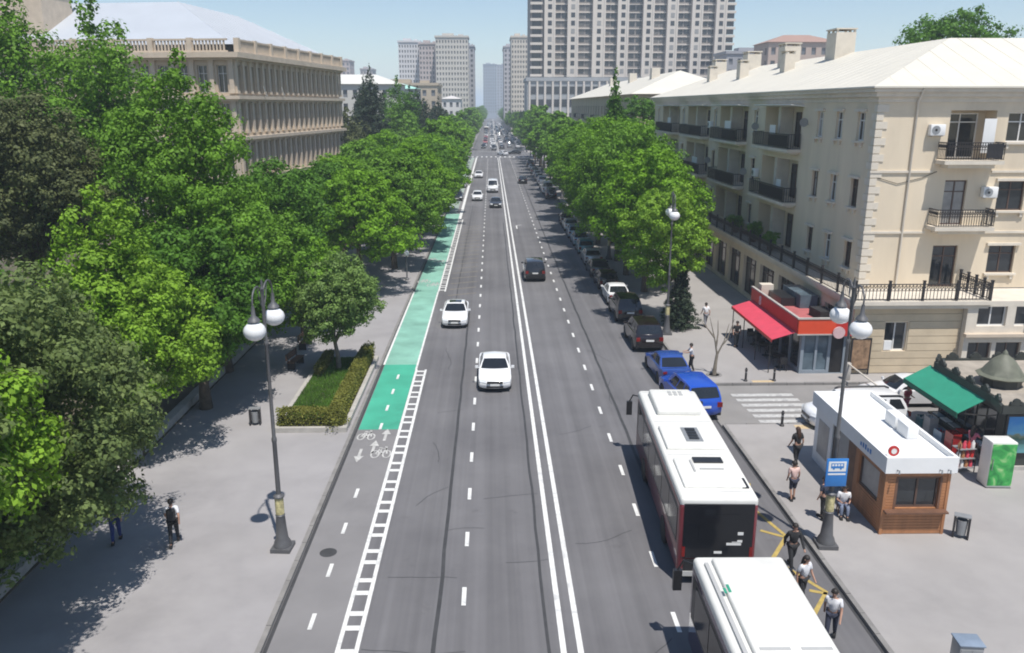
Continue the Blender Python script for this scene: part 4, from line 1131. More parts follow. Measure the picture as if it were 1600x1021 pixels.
tree('roof_tree', 'tree tip at the photo edge above the white roof', 60.5, 90.0, crown_blobs('round', 14, 24.2, 4.6, 94, 12), 'deep', 8000, 0.45, 94, 15, 0.35)
# bare sapling
t = thing('bare_tree', 'small leafless forked sapling in a tree pit on the pavement corner', 'tree', (12.68, 44.3, PZ))
mb = MB(); mb.tube([(0, 0, 0), (0.05, 0, 0.8), (0.1, 0, 1.25)], [0.13, 0.09, 0.075], 8)
for a in (((0.1, 0, 1.2), (-0.1, 0.05, 2.2), (-0.45, 0, 3.4)), ((0.1, 0, 1.2), (0.45, 0, 2.0), (0.7, 0.1, 3.0)), ((0.3, 0, 1.7), (0.62, 0, 2.1), (0.95, 0, 3.3)), ((-0.1, 0.05, 2.2), (-0.5, 0, 2.7), (-0.85, 0, 3.1)), ((0.02, 0, 1.7), (0.1, 0.1, 2.4), (0.05, 0.1, 3.2))): mb.tube(a, [0.055, 0.035, 0.012], 6)
mb.build('trunk', M['bark_pale'], t, smooth=60)
mb = MB(); mb.lathe([(0.45, 0.004), (0.45, 0.03), (0.36, 0.04), (0.3, 0.004)], 16); mb.build('pit_rim', M['kerb'], t)
# avenue trees in the distance share a few crowns
far_me = []
for i, (lf, h, r) in enumerate((('street', 11.8, 4.9), ('mid', 12.8, 5.0), ('deep', 11.2, 4.7))):
    bl = crown_blobs('dome', 2, h, r, 100 + i, 15)
    far_me.append((trunk_mesh(5, 0.22, bl, 100 + i, forks=5), np_quads('crown', leaf_cloud(bl, 12000, 0.45, 100 + i, 0.26), L[lf])))
g = random.Random(5)
def far_tree(x, y, k, s, label, group):
    t = thing('avenue_tree', label, 'tree', (x, y, PZ), g.uniform(0, 6.3), group)
    t.scale = (s, s, s * g.uniform(0.9, 1.1))
    place('trunk', far_me[k][0], t); place('crown', far_me[k][1], t)
NUM = ['first', 'second', 'third', 'fourth', 'fifth', 'sixth', 'seventh', 'eighth', 'ninth', 'tenth', 'eleventh', 'twelfth', 'thirteenth', 'fourteenth', 'fifteenth']
y = 130.0; k = 0
while y < 900:
    if not 250 < y < 284:
        near = y < 250
        far_tree(-8.8 + g.uniform(-0.8, 0.4), y, g.choice((0, 0, 1)), g.uniform(0.88, 1.04) if near else g.uniform(0.9, 1.15), (NUM[k] + ' kerb tree of the park side row after the umbrella trees') if near else 'far avenue tree on the park side beyond the junction', 'kerb trees before the junction, park side' if near else 'far avenue trees, park side')
        if y < 430: far_tree(-17.0 + g.uniform(-1.5, 1.5), y + 4, g.choice((1, 2)), g.uniform(0.78, 0.95), (NUM[k] + ' tree of the inner park row after the umbrella trees') if near else 'far park tree in the inner row beyond the junction', 'inner park row before the junction' if near else 'far park trees')
        k += 1
    y += 9.5 if y < 300 else 15
y = 119.5; k = 0
while y < 900:
    if not 250 < y < 284:
        near = y < 250
        far_tree(12.6 + g.uniform(-0.4, 0.8), y, g.choice((0, 1, 1, 2)), g.uniform(0.95, 1.12) if near else g.uniform(0.9, 1.1), (NUM[k] + ' kerb tree in front of the farther apartment house') if near else 'far avenue tree on the house side beyond the junction', 'kerb trees before the junction, house side' if near else 'far avenue trees, house side')
        k += 1
    y += 10 if y < 300 else 15
# the wood closing the end of the avenue
fw = []
for i in range(120):
    yy = g.uniform(900, 1500); side = g.choice((-1, 1)); rr = g.uniform(5, 8)
    fw.append((2.2 + side * g.uniform(11, 42), yy, g.uniform(5, 9), rr, rr, 5))
for i in range(26): fw.append((g.uniform(-9, 14), g.uniform(1500, 1560), g.uniform(5, 12), 7, 7, 6))
for i in range(150): fw.append((g.uniform(-120, -22), g.uniform(420, 900), g.uniform(5, 8), 7, 7, 5))
tag(place('far_wood', np_quads('far_wood', leaf_cloud(fw, 60000, 1.5, 9, 0.3), L['deep'])), 'far mass of trees closing the end of the avenue', 'trees', kind='stuff')

# hedged planter with lawn
t = thing('planter', 'raised stone edged planter with clipped hedge and small lawn beside the bike lane', 'planter', (-8.5, 42, PZ))
bx0, bx1, by0, by1 = -1.85, 1.6, -5.8, 5.7
mb = MB()
for a in ((bx0, bx1, by0, by0 + 0.22), (bx0, bx1, by1 - 0.22, by1), (bx0, bx0 + 0.22, by0 + 0.22, by1 - 0.22), (bx1 - 0.22, bx1, by0 + 0.22, by1 - 0.22)): mb.box(a[0], a[1], a[2], a[3], 0, 0.24)
mb.build('stone_border', M['kerb_grey'], t)
mb = MB(); mb.box(bx0 + 0.22, bx1 - 0.22, by0 + 0.22, by1 - 0.22, 0, 0.18); mb.build('soil', M['soil'], t)
def box_leaves(boxes, n, size, seed):
    q = np.random.default_rng(seed); out_ = []
    vol = np.array([(b[1] - b[0]) * (b[3] - b[2]) * (b[5] - b[4]) for b in boxes])
    for b, w in zip(boxes, vol / vol.sum()):
        m_ = int(n * w); p = q.random((m_, 3))
        ax = q.integers(0, 3, m_); edge = q.random(m_) < 0.75
        for k in range(3):
            s_ = edge & (ax == k); p[s_, k] = np.where(q.random(s_.sum()) < (0.5 if k < 2 else 0.1), 0.0, 1.0) + q.normal(0, 0.05, s_.sum())
        c = np.stack([b[0] + p[:, 0] * (b[1] - b[0]), b[2] + p[:, 1] * (b[3] - b[2]), b[4] + p[:, 2] * (b[5] - b[4])], 1)
        nn = q.normal(size=(m_, 3)) + np.array([0, 0, .5]); nn /= np.linalg.norm(nn, axis=1)[:, None]
        tt = np.cross(nn, q.normal(size=(m_, 3))); tt /= np.linalg.norm(tt, axis=1)[:, None]; bb = np.cross(nn, tt)
        s_ = size * q.uniform(.6, 1.3, m_)[:, None]
        V = np.empty((m_, 4, 3)); V[:, 0] = c + tt * s_ / 2; V[:, 1] = c + bb * s_ * .35; V[:, 2] = c - tt * s_ / 2; V[:, 3] = c - bb * s_ * .35
        out_.append(V.reshape(-1, 3))
    return np.concatenate(out_)
hb = [(bx0 + 0.3, bx1 - 0.3, by0 + 0.3, by0 + 0.95, 0.15, 0.95), (bx1 - 0.95, bx1 - 0.3, by0 + 0.95, by1 - 0.3, 0.15, 0.95), (bx0 + 0.3, bx0 + 0.8, by1 - 3.5, by1 - 0.3, 0.15, 0.7)]
place('hedge', np_quads('hedge', box_leaves(hb, 26000, 0.10, 5), L['hedge']), t)['kind'] = 'stuff'
q = np.random.default_rng(8); ng = 16000
c = np.stack([q.uniform(bx0 + .25, bx1 - .9, ng), q.uniform(by0 + .9, by1 - .3, ng), np.full(ng, 0.17)], 1)
tt = q.normal(size=(ng, 3)) * np.array([1, 1, 0]); tt /= np.linalg.norm(tt, axis=1)[:, None]
hh = q.uniform(.06, .16, ng)[:, None] * np.array([0, 0, 1]) + q.normal(size=(ng, 3)) * .03
V = np.empty((ng, 4, 3)); V[:, 0] = c - tt * .02; V[:, 1] = c + tt * .02; V[:, 2] = c + hh + tt * .006; V[:, 3] = c + hh - tt * .006
place('lawn', np_quads('lawn', V.reshape(-1, 3), L['grass']), t)['kind'] = 'stuff'
# low border wall of the park, single stones
t = thing('border_wall', 'low stone border wall of the park beds under the grey green tree', 'wall', (-15.6, 20, 0.1))
sm1 = MB(); sm1.box(-0.22, 0.22, -0.44, 0.44, 0, 0.42); sm1 = sm1.mesh('stone', M['kerb_grey'])
for i in range(42): place('stone', sm1, t, (rnd.uniform(-.015, .015), -4 + 0.9 * i, rnd.uniform(-.012, .012)))
for i, (x, y, lb) in enumerate(TERR):
    t = thing('potted_shrub', lb, 'plant', (x, y, 4.5), 0, 'potted shrubs on the terrace')
    mb = MB(); mb.lathe([(0.2, 0), (0.28, 0.4), (0.3, 0.42), (0.3, 0.46), (0.26, 0.46)], 12); mb.build('pot', M['wood2'], t, smooth=40)
    place('foliage', np_quads('foliage', leaf_cloud([(0, 0, 0.95, 0.6, 0.9, 0.6), (0.1, 0.7, 0.8, 0.45, 0.5, 0.4)], 2200, 0.14, 130 + i, 0.3), L['mid']), t)
    MB().tube([(0, 0, 0.4), (0, 0.05, 0.9)], 0.04, 6).build('stem', M['bark'], t)
# undergrowth in the park
ug = []
for i in range(150): ug.append((g.uniform(-40, -16.6), g.uniform(18, 100), 0.4, g.uniform(.6, 1.3), g.uniform(.6, 1.3), g.uniform(.4, .9)))
tag(place('undergrowth', np_quads('undergrowth', leaf_cloud(ug, 30000, 0.22, 19, 0.35), L['deep'])), 'low green undergrowth on the park ground', 'undergrowth', kind='stuff')

# ================================================================== VEHICLES
CAR = {   # half length, half width, hood, belt, cabin base front/rear, roof front/rear, height, trunk height, wheel radius, floor
    'sedan': dict(F=2.32, w=0.91, hz=0.74, bz=0.95, cb=(1.02, -1.78), cr=(0.28, -0.98), H=1.45, tz=1.0, wr=0.33, fl=0.24, tw=0.64),
    'hatch': dict(F=2.02, w=0.86, hz=0.76, bz=0.95, cb=(1.0, -1.92), cr=(0.3, -1.55), H=1.5, tz=0.95, wr=0.31, fl=0.24, tw=0.64),
    'suv': dict(F=2.38, w=0.96, hz=0.98, bz=1.15, cb=(1.05, -2.26), cr=(0.38, -1.95), H=1.82, tz=1.12, wr=0.38, fl=0.34, tw=0.7),
    'van': dict(F=2.65, w=0.98, hz=1.05, bz=1.25, cb=(1.95, -2.6), cr=(1.15, -2.5), H=2.2, tz=1.2, wr=0.35, fl=0.3, tw=0.82),
    'mpv': dict(F=2.4, w=0.93, hz=0.92, bz=1.08, cb=(1.6, -2.32), cr=(0.75, -1.95), H=1.74, tz=1.08, wr=0.34, fl=0.28, tw=0.72),
    'cab': dict(F=2.3, w=0.9, hz=0.92, bz=1.1, cb=(0.95, -2.1), cr=(0.42, -1.75), H=1.78, tz=1.08, wr=0.33, fl=0.28, tw=0.68),
}
def _body_mesh(p, pm):
    F, w, hz, bz, tz, wr, fl = (p[k] for k in ('F', 'w', 'hz', 'bz', 'tz', 'wr', 'fl'))
    cf, cb = p['cb']; af, ar = F * 0.61, -F * 0.60; ra = wr + 0.06; zc = wr
    def arch(c):
        a0 = math.asin(max(-1, min(1, (fl - zc) / ra)))
        return [(c - ra * math.cos(t), zc + ra * math.sin(t)) for t in [a0 + (PI - 2 * a0) * i / 8 for i in range(9)]]
    top = [(F - 0.10, fl), (F - 0.01, fl + 0.12), (F, fl + 0.3), (F - 0.05, hz - 0.12), (F - 0.2, hz - 0.01), (F * 0.72, hz + 0.04), (cf + 0.02, bz - 0.03), ((cf + cb) / 2, bz)]
    rear = [(cb - 0.02, bz), (max(-F + 0.1, cb - 0.35) if cb > -F + 0.3 else cb - 0.03, tz), (-F + 0.07, tz - 0.03), (-F + 0.01, tz - 0.22), (-F, fl + 0.3), (-F + 0.05, fl + 0.1), (-F + 0.12, fl)]
    loop = top + rear + arch(ar) + arch(af)
    ts = (-1, -0.9, -0.6, 0, 0.6, 0.9, 1)
    def P3(y, z, t):
        hw = w * (1 - 0.10 * max(0, (abs(y) - F * 0.72) / (F * 0.28)) ** 1.6)
        hw *= 0.955 if z < fl + 0.1 else (1.0 if z < bz - 0.2 else 0.965)
        yy = y - (0.16 * t * t * (1 if y > 0 else -1) if abs(y) > F - 0.3 else 0)
        zz = z + (0.035 * (1 - t * t) if z > hz - 0.03 else 0) - (0.02 if abs(t) > 0.95 and z > hz - .05 else 0)
        return (hw * t, yy, zz)
    mb = MB(); n = len(loop)
    mb.v = [P3(y, z, t) for y, z in loop for t in ts]
    K = len(ts)
    for i in range(n):
        j = (i + 1) % n
        for k in range(K - 1): mb.f.append((i * K + k, j * K + k, j * K + k + 1, i * K + k + 1)); mb.m.append(0)
    mb.f.append(tuple(i * K for i in range(n))); mb.m.append(0)
    mb.f.append(tuple(i * K + K - 1 for i in reversed(range(n)))); mb.m.append(0)
    me = mb.mesh('body', pm)
    bm = bmesh.new(); bm.from_mesh(me)
    bmesh.ops.triangulate(bm, faces=[f for f in bm.faces if len(f.verts) > 4])
    bm.to_mesh(me); bm.free()
    me.polygons.foreach_set('use_smooth', [True] * len(me.polygons)); me.set_sharp_from_angle(angle=R(38))
    return me, af, ar

def make_car(kind, pm, name, label, extra=()):
    p = CAR[kind]
    F, w, hz, bz, H_, tz, wr, fl, tw = (p[k] for k in ('F', 'w', 'hz', 'bz', 'H', 'tz', 'wr', 'fl', 'tw'))
    t = thing(name, label, 'van' if kind == 'van' else 'car')
    bme, af, ar = _body_mesh(p, pm)
    place('body', bme, t)
    (c0, c1), (r0, r1) = p['cb'], p['cr']
    bw_ = w * 0.93
    # hull of the cabin: rows from windscreen base over the roof to the rear window base
    def row(y, z, hw, crown, bow): return [(hw * s, y - bow * s * s * (1 if y > 0 else -1), z - crown * s * s) for s in (-1, -.7, -.35, 0, .35, .7, 1)]
    rows = [row(c0, bz - 0.02, bw_, 0.0, 0.16), row((c0 + r0) / 2, (bz + H_) / 2 - 0.0, (bw_ + tw) / 2, 0.01, 0.1), row(r0 + 0.03, H_ - 0.06, tw, 0.03, 0.05), row(r0 - 0.25, H_ - 0.005, tw, 0.05, 0.0),
            row((r0 + r1) / 2, H_, tw, 0.055, 0.0), row(r1 + 0.2, H_ - 0.02, tw, 0.05, 0.0), row(r1, H_ - 0.07, tw, 0.035, 0.03), row((c1 + r1) / 2, (bz + H_) / 2 - 0.02, (bw_ + tw) / 2 * 0.99, 0.01, 0.06), row(c1, bz - 0.02, bw_ * 0.96, 0.0, 0.1)]
    mb = MB(); mb.v = [q for r_ in rows for q in r_]
    for i in range(len(rows) - 1):
        for k in range(6): mb.f.append((i * 7 + k, i * 7 + k + 1, (i + 1) * 7 + k + 1, (i + 1) * 7 + k)); mb.m.append(0)
    for s in (0, 6): mb.f.append(tuple(i * 7 + s for i in range(len(rows)))); mb.m.append(0)
    place('cabin', mb.mesh('cabin', pm, 42), t)
    def off(a, b, c, d, k):
        a, b, c, d = map(Vector, (a, b, c, d)); nn = (b - a).cross(d - a).normalized(); return nn * k
    def pane(name, r_a, r_b, ua, ub, ka, kb, m=M['cglass'], o=0.012, sgn=1):
        """glass sheet between two rows of the hull, lifted off it"""
        mb = MB(); A = []
        for u_ in (ua, (ua + ub) / 2, ub):
            A.append([Vector(rows[r_a][k]).lerp(Vector(rows[r_b][k]), u_) * 1.0 for k in range(7)])
        L_ = []
        for ln in A:
            first = ln[0].lerp(ln[1], ka); last = ln[6].lerp(ln[5], ka)
            L_.append([first] + ln[1:6] + [last])
        nn = (L_[0][3] - L_[0][2]).cross(L_[2][3] - L_[0][3]).normalized() * o
        if nn.z < 0: nn = -nn
        vs = [q + nn for ln in L_ for q in ln]
        return mb.add(vs, [(i * 7 + k, i * 7 + k + 1, (i + 1) * 7 + k + 1, (i + 1) * 7 + k) for i in range(2) for k in range(6)]).build(name, m, t, smooth=60)
    def pane2(name, i0, i1, i2, ka, m=M['cglass'], o=0.012, f0=0.06, f1=0.9):
        mb = MB(); lines = []
        l0 = [Vector(rows[i0][k]).lerp(Vector(rows[i1][k]), f0 * 2) for k in range(7)]
        l1 = [Vector(rows[i1][k]) for k in range(7)]
        l2 = [Vector(rows[i1][k]).lerp(Vector(rows[i2][k]), f1) for k in range(7)]
        for ln in (l0, l1, l2): ln[0] = ln[0].lerp(ln[1], ka); ln[6] = ln[6].lerp(ln[5], ka)
        nn = (l2[4] - l2[2]).cross(l2[3] - l0[3]).normalized()
        if nn.z < 0: nn = -nn
        vs = [q + nn * o for ln in (l0, l1, l2) for q in ln]
        mb.add(vs, [(i * 7 + k, i * 7 + k + 1, (i + 1) * 7 + k + 1, (i + 1) * 7 + k) for i in range(2) for k in range(6)])
        return mb.build(name, m, t, smooth=60)
    pane2('windscreen', 0, 1, 2, 0.3)
    pane2('rear_window', 8, 7, 6, 0.34, f0=0.12, f1=0.85)
    if 'sunroof' in extra:
        mb = MB(); ya, yb = r0 - 0.12, (r0 + r1) / 2 - 0.05
        mb.add([(-0.42, ya, H_ + 0.0), (0.42, ya, H_ + 0.0), (0.44, yb, H_ + 0.012), (-0.44, yb, H_ + 0.012), (0, ya, H_ + 0.012), (0, yb, H_ + 0.02)], ((0, 4, 5, 3), (4, 1, 2, 5)))
        mb.build('sunroof', M['cglass'], t)
    if 'rails' in extra:
        for s in (-1, 1):
            mb = MB(); mb.tube([(s * (tw - 0.05), r0 + 0.0, H_ - 0.06), (s * (tw - 0.03), r0 - 0.2, H_ + 0.02), (s * (tw - 0.03), r1 + 0.2, H_ + 0.0), (s * (tw - 0.05), r1, H_ - 0.08)], 0.05, 6); mb.build('roof_rail', M['black'], t, smooth=60)
    for s in (-1, 1):
        def side(u_, v_):       # u: front to back, v: belt to roof
            yb_ = c0 + (c1 - c0) * u_; yt = r0 + (r1 - r0) * u_
            xb, xt = bw_ * (0.985 if u_ < .5 else 0.97), tw
            return Vector((s * (xb + (xt - xb) * v_ + 0.014), yb_ + (yt - yb_) * v_, bz + (H_ - 0.09 - bz) * v_))
        cuts = ((0.13, 0.46), (0.50, 0.82)) if kind in ('sedan', 'cab') else ((0.12, 0.40), (0.43, 0.70), (0.73, 0.94))
        for a, b_ in cuts:
            mb = MB(); mb.quad(side(a, 0.1), side(b_, 0.1), side(b_ - 0.005, 0.9), side(a + 0.03, 0.9)); mb.build('side_window', M['cglass'], t)
        mb = MB(); mb.obox((s * (w + 0.09), c0 - 0.28, bz + 0.06), (0.17, 0.09, 0.13)); mb.obox((s * (w - 0.01), c0 - 0.26, bz + 0.02), (0.12, 0.04, 0.05)); mb.build('mirror', pm, t)
        mb = MB(); mb.add([(s * (w * 0.90), F - 0.30, hz - 0.02), (s * (w * 0.50), F - 0.125, hz - 0.045), (s * (w * 0.54), F - 0.035, hz - 0.16), (s * (w * 0.9), F - 0.15, hz - 0.14)], ((0, 1, 2, 3),)); mb.build('headlight', M['lampglass'], t)
        mb = MB(); zt = tz - 0.08; hh_ = 0.15 if kind in ('sedan',) else 0.3
        mb.obox((s * w * 0.76, -F + 0.075, zt - hh_ / 2), (w * 0.26, 0.06, hh_ * 0.8), -s * 0.3); mb.build('tail_light', M['tail'], t)
        for yc in (af, ar):
            k = MB(); k.lathe([(wr * 0.62, -0.10), (wr * 0.96, -0.105), (wr, -0.07), (wr, 0.07), (wr * 0.96, 0.105), (wr * 0.62, 0.10)], 18, (s * (w - 0.115), yc, wr), 'x')
            o = k.build('wheel', M['dark'], t, smooth=40)
            k = MB(); k.lathe([(wr * 0.62, 0.085), (wr * 0.5, 0.06), (wr * 0.2, 0.09), (0.00001, 0.095)], 14, (0, 0, 0), 'x')
            rm = k.build('rim', M['rim'], o, (s * (w - 0.115), yc, wr), PI if s < 0 else 0)
    mb = MB(); mb.obox((0, F - 0.012, fl + 0.36), (w * 0.95, 0.03, 0.13)); mb.obox((0, F - 0.01, fl + 0.12), (w * 1.0, 0.03, 0.1)); mb.build('grille', M['black'], t)
    mb = MB(); mb.obox((0, F + 0.012, fl + 0.23), (0.5, 0.02, 0.11)); mb.build('number_plate', M['plate'], t)
    mb = MB(); mb.obox((0, -F - 0.012, tz - 0.3), (0.5, 0.03, 0.11)); mb.build('number_plate', M['plate'], t)
    mb = MB(); mb.box(-w * 0.9, w * 0.9, -F + 0.2, F - 0.2, fl - 0.06, fl + 0.25); mb.build('underbody', M['dark'], t)
    return t

_protos = {}
def car(kind, paint_name, x, y, rz, label, group=None, extra=()):
    key = (kind, extra)
    first = key not in _protos
    if first:
        _protos[key] = make_car(kind, P[paint_name], 'van' if kind == 'van' else 'car', label, extra); t = _protos[key]
    else:
        t = copy_tree(_protos[key])
    for ch in t.children:
        if ch.name.split('.')[0] in ('body', 'cabin', 'mirror'):
            ch.material_slots[0].link = 'OBJECT'; ch.material_slots[0].material = P[paint_name]
    t.location = (x, y, 0.006); t.rotation_euler = (0, 0, rz)
    t['label'] = label
    if group: t['group'] = group
    elif 'group' in t: del t['group']
    return t
TO, AW = PI, 0.0
gm, gp = 'cars driving on the avenue', 'cars parked along the kerb'
car('sedan', 'white', -2.62, 57.3, TO, 'white sedan with dark glass sunroof driving beside the green bike lane', gm, ('sunroof',))
car('sedan', 'white', 0.12, 44.1, TO, 'white sedan driving next to the double median line, closest to the viewer', gm)
car('suv', 'black', 3.8, 72.8, AW, 'black SUV driving away beside the double median line', gm)
car('sedan', 'dkgrey', 0.66, 126.6, TO, 'dark car in front of the white van', gm)
car('van', 'white', 0.25, 149.6, TO, 'white van driving behind the dark car', gm)
car('hatch', 'white', -2.3, 136, TO, 'white hatchback beside the dark car and the white van', gm)
car('sedan', 'white', -2.72, 180, TO, 'white sedan alone in the kerb lane, farther than the white hatchback', gm)
car('sedan', 'black', 6.25, 166.4, AW, 'dark sedan driving away beyond the black SUV', gm)
# parked row
pk = [('suv', 'maroon', 9.75, 51.3, 'very dark maroon SUV parked first in the row behind the blue car'), ('suv', 'black', 9.75, 58.4, 'black SUV parked between the dark maroon SUV and the white sedan'), ('sedan', 'white', 9.85, 63.6, 'white sedan parked behind two black SUVs'),
      ('hatch', 'maroon', 9.85, 68.9, 'dark maroon hatchback parked beyond the white parked sedan'), ('sedan', 'dkgrey', 9.8, 74.2, 'charcoal sedan parked beyond the dark maroon hatchback'), ('sedan', 'silver', 9.85, 80.0, 'silver sedan parked in tree shade before the teal cars'),
      ('hatch', 'teal', 9.9, 86.0, 'teal hatchback parked in the shade of the tallest avenue tree'), ('sedan', 'ltblue', 9.85, 91.2, 'pale blue sedan parked beyond the teal hatchback'), ('hatch', 'ltblue', 9.85, 96.6, 'pale blue hatchback parked beyond the pale blue sedan'),
      ('sedan', 'silver', 9.85, 102.5, 'silver sedan parked beyond the pale blue hatchback'), ('sedan', 'black', 9.9, 108.3, 'black sedan parked at the far end of the shaded row'),
      ('suv', 'black', 9.95, 138.5, 'black SUV parked alone beyond the shaded row'), ('van', 'white', 9.9, 147, 'white van parked beyond the lone black SUV'), ('sedan', 'silver', 9.9, 155, 'silver sedan parked beyond the white parked van'), ('suv', 'white', 9.9, 163, 'white SUV parked beyond the silver sedan'),
      ('sedan', 'dkgrey', 9.9, 172, 'charcoal sedan parked far up the avenue'), ('hatch', 'white', 9.9, 181, 'white hatchback parked far up the avenue'), ('sedan', 'black', 9.9, 190, 'black sedan parked far up the avenue before the junction'), ('sedan', 'silver', 9.9, 201, 'silver sedan parked far up the avenue before the junction'), ('suv', 'dkgrey', 9.9, 212, 'charcoal SUV parked last before the junction')]
for k, c, x, y, lb in pk: car(k, c, x + rnd.uniform(-.08, .08), y, AW + rnd.uniform(-.02, .02), lb, gp)
car('sedan', 'black', -5.6, 136.3, TO, 'black sedan standing at the kerb under the umbrella trees', gp)
car('hatch', 'silver', -5.6, 158, TO, 'silver hatchback standing at the kerb on the park side', gp)
# blue pair at the bus stop
car('sedan', 'blue', 10.05, 44.75, 0.04, 'dark blue sedan parked in front of the red bus', gp)
car('suv', 'royal', 10.1, 39.6, 0.12, 'bright royal blue tall car turned towards the side street beside the red bus')
car('mpv', 'white', 17.45, 36.75, PI / 2 + 0.03, 'white minivan with black roof rails standing in the side street behind the timber kiosk', None, ('rails',))
car('sedan', 'white', 21.5, 39.9, PI / 2, 'white sedan in the side street behind the green awning')
# far traffic beyond the junction
fg = random.Random(12)
lanes = ((-2.6, TO), (0.5, TO), (3.8, AW), (6.8, AW), (9.9, AW))
cl = {'white': 'small white car in the far traffic beyond the junction', 'dkgrey': 'small charcoal car in the far traffic beyond the junction', 'black': 'small black car in the far traffic beyond the junction', 'silver': 'small silver car in the far traffic beyond the junction', 'red': 'small red car in the far traffic beyond the junction'}
car('sedan', 'black', 7.4, 268, PI / 2, 'black sedan turning across the junction, seen from its side', gm)
car('sedan', 'white', 3.6, 262, 0.5, 'white sedan turning at the junction beside the black turning sedan', gm)
car('suv', 'dkgrey', 1.0, 292, TO, 'charcoal SUV waiting at the far side of the junction', gm)
for x, rz in lanes:
    y = 300 + fg.uniform(0, 14)
    while y < 760:
        c = fg.choice(('white', 'white', 'silver', 'silver', 'dkgrey', 'black', 'white'))
        if fg.random() < 0.03: c = 'red'
        car(fg.choice(('sedan', 'suv', 'hatch', 'sedan')), c, x + fg.uniform(-.25, .25), y, rz, cl[c], 'far traffic beyond the junction')
        y += fg.uniform(7, 13) if x > 9 or y > 420 else fg.uniform(12, 30)

# ---- buses
def make_bus(label, paint_m, roof_m, detail, name='bus', Lb=10.2, W=2.5, H_=3.1):
    t = thing(name, label, 'bus')
    hl, hw = Lb / 2, W / 2
    rbox('body', (W, Lb, 2.55), 0.16, paint_m, t, (0, 0, 0.32 + 1.275), 3)
    # roof: white shell with rounded edge
    rbox('roof', (W - 0.02, Lb - 0.05, 0.36), 0.13, roof_m, t, (0, 0, 2.86), 4)
    rf = t.children[-1]
    # glazing bands
    for s in (-1, 1):
        n = 6
        for i in range(n):
            ya = -hl + 0.35 + i * (Lb - 1.0) / n; yb = ya + (Lb - 1.0) / n - 0.07
            mb = MB(); mb.box(s * (hw + 0.004) - 0.012, s * (hw + 0.004) + 0.012, ya, yb, 1.38, 2.5); mb.build('side_window', M['bglass'], t)
        mb = MB(); mb.box(s * (hw - 0.002) - 0.008, s * (hw - 0.002) + 0.008, -hl + 0.3, hl - 0.3, 1.3, 2.62); mb.build('window_band', M['black'], t)
    for ya in (hl - 1.5, -0.4, -hl + 1.4):
        mb = MB(); mb.box(hw + 0.002, hw + 0.03, ya - 0.6, ya + 0.6, 0.4, 2.55); d = mb.build('door', M['black'], t)
        mb = MB(); mb.box(hw + 0.031, hw + 0.04, ya - 0.53, ya - 0.03, 0.55, 2.45); mb.box(hw + 0.031, hw + 0.04, ya + 0.03, ya + 0.53, 0.55, 2.45); mb.build('door_glass', M['bglass'], d)
    # rear: big black glass panel inside painted corner posts
    mb = MB(); mb.box(-hw + 0.14, hw - 0.14, -hl - 0.03, -hl + 0.05, 0.95, 2.84); rp = mb.build('rear_panel', M['bglass'], t)
    mb = MB(); mb.box(-0.62, 0.62, -hl - 0.045, -hl - 0.031, 1.55, 2.5); mb.build('rear_window', M['bglass'], rp)
    mb = MB(); mb.box(0.5, 0.8, -hl - 0.044, -hl - 0.032, 1.78, 1.88); mb.box(0.28, 0.75, -hl - 0.044, -hl - 0.032, 1.42, 1.5); mb.box(0.45, 0.78, -hl - 0.044, -hl - 0.032, 1.52, 1.6); mb.box(-0.1, 0.15, -hl - 0.044, -hl - 0.032, 1.12, 1.2); mb.build('rear_lettering', M['plate'], rp)
    mb = MB(); mb.box(-hw + 0.2, hw - 0.2, -hl - 0.05, -hl + 0.02, 0.5, 0.9); mb.build('engine_grille', M['black'], t)
    mb = MB(); mb.box(-hw + 0.05, hw - 0.05, -hl - 0.08, -hl + 0.05, 0.32, 0.49); mb.build('bumper', M['busgrey'], t)
    for s in (-1, 1):
        mb = MB(); mb.box(s * 1.08 - 0.05, s * 1.08 + 0.05, -hl - 0.045, -hl, 1.0, 1.35); mb.build('tail_light', M['tail'], t)
        mb = MB(); mb.obox((s * 0.85, hl + 0.0, 0.85), (0.4, 0.06, 0.2)); mb.build('headlight', M['lampglass'], t)
        # mirrors on curved arms
        mb = MB(); mb.tube([(s * (hw - 0.1), hl - 0.05, 2.75), (s * (hw + 0.15), hl + 0.3, 2.7), (s * (hw + 0.3), hl + 0.3, 2.4)], 0.03, 6); mb.obox((s * (hw + 0.3), hl + 0.3, 2.1), (0.24, 0.14, 0.62)); mb.build('mirror', M['black'], t)
        for yc in (hl - 2.6, -hl + 2.7):
            k = MB(); k.lathe([(0.3, -0.15), (0.47, -0.15), (0.49, -0.1), (0.49, 0.1), (0.47, 0.15), (0.3, 0.15)], 20, (s * (hw - 0.13), yc, 0.49), 'x'); o = k.build('wheel', M['dark'], t, smooth=40)
            k = MB(); k.lathe([(0.3, 0.12), (0.22, 0.08), (0.1, 0.14), (0.00001, 0.14)], 14, (0, 0, 0), 'x'); k.build('rim', M['rim'], o, (s * (hw - 0.13), yc, 0.49), PI if s < 0 else 0)
    mb = MB(); mb.box(-hw + 0.12, hw - 0.12, hl - 0.04, hl + 0.035, 1.1, 2.75); mb.build('windscreen', M['bglass'], t)
    mb = MB(); mb.box(-hw + 0.1, hw - 0.1, -hl + 0.2, hl - 0.2, 0.22, 0.5); mb.build('underbody', M['dark'], t)
    for a in detail:
        if a[0] == 'pod': rbox(a[1], a[3], a[5], M[a[4]], rf, (a[2][0], a[2][1], a[2][2] - 2.86), 3)
        else:
            mb = MB(); x, y, z = a[2]; sx, sy, sz = a[3]
            mb.box(x - sx / 2, x + sx / 2, y - sy / 2, y + sy / 2, z - 2.86, z - 2.86 + sz); mb.build(a[1], M[a[4]], rf)
    return t
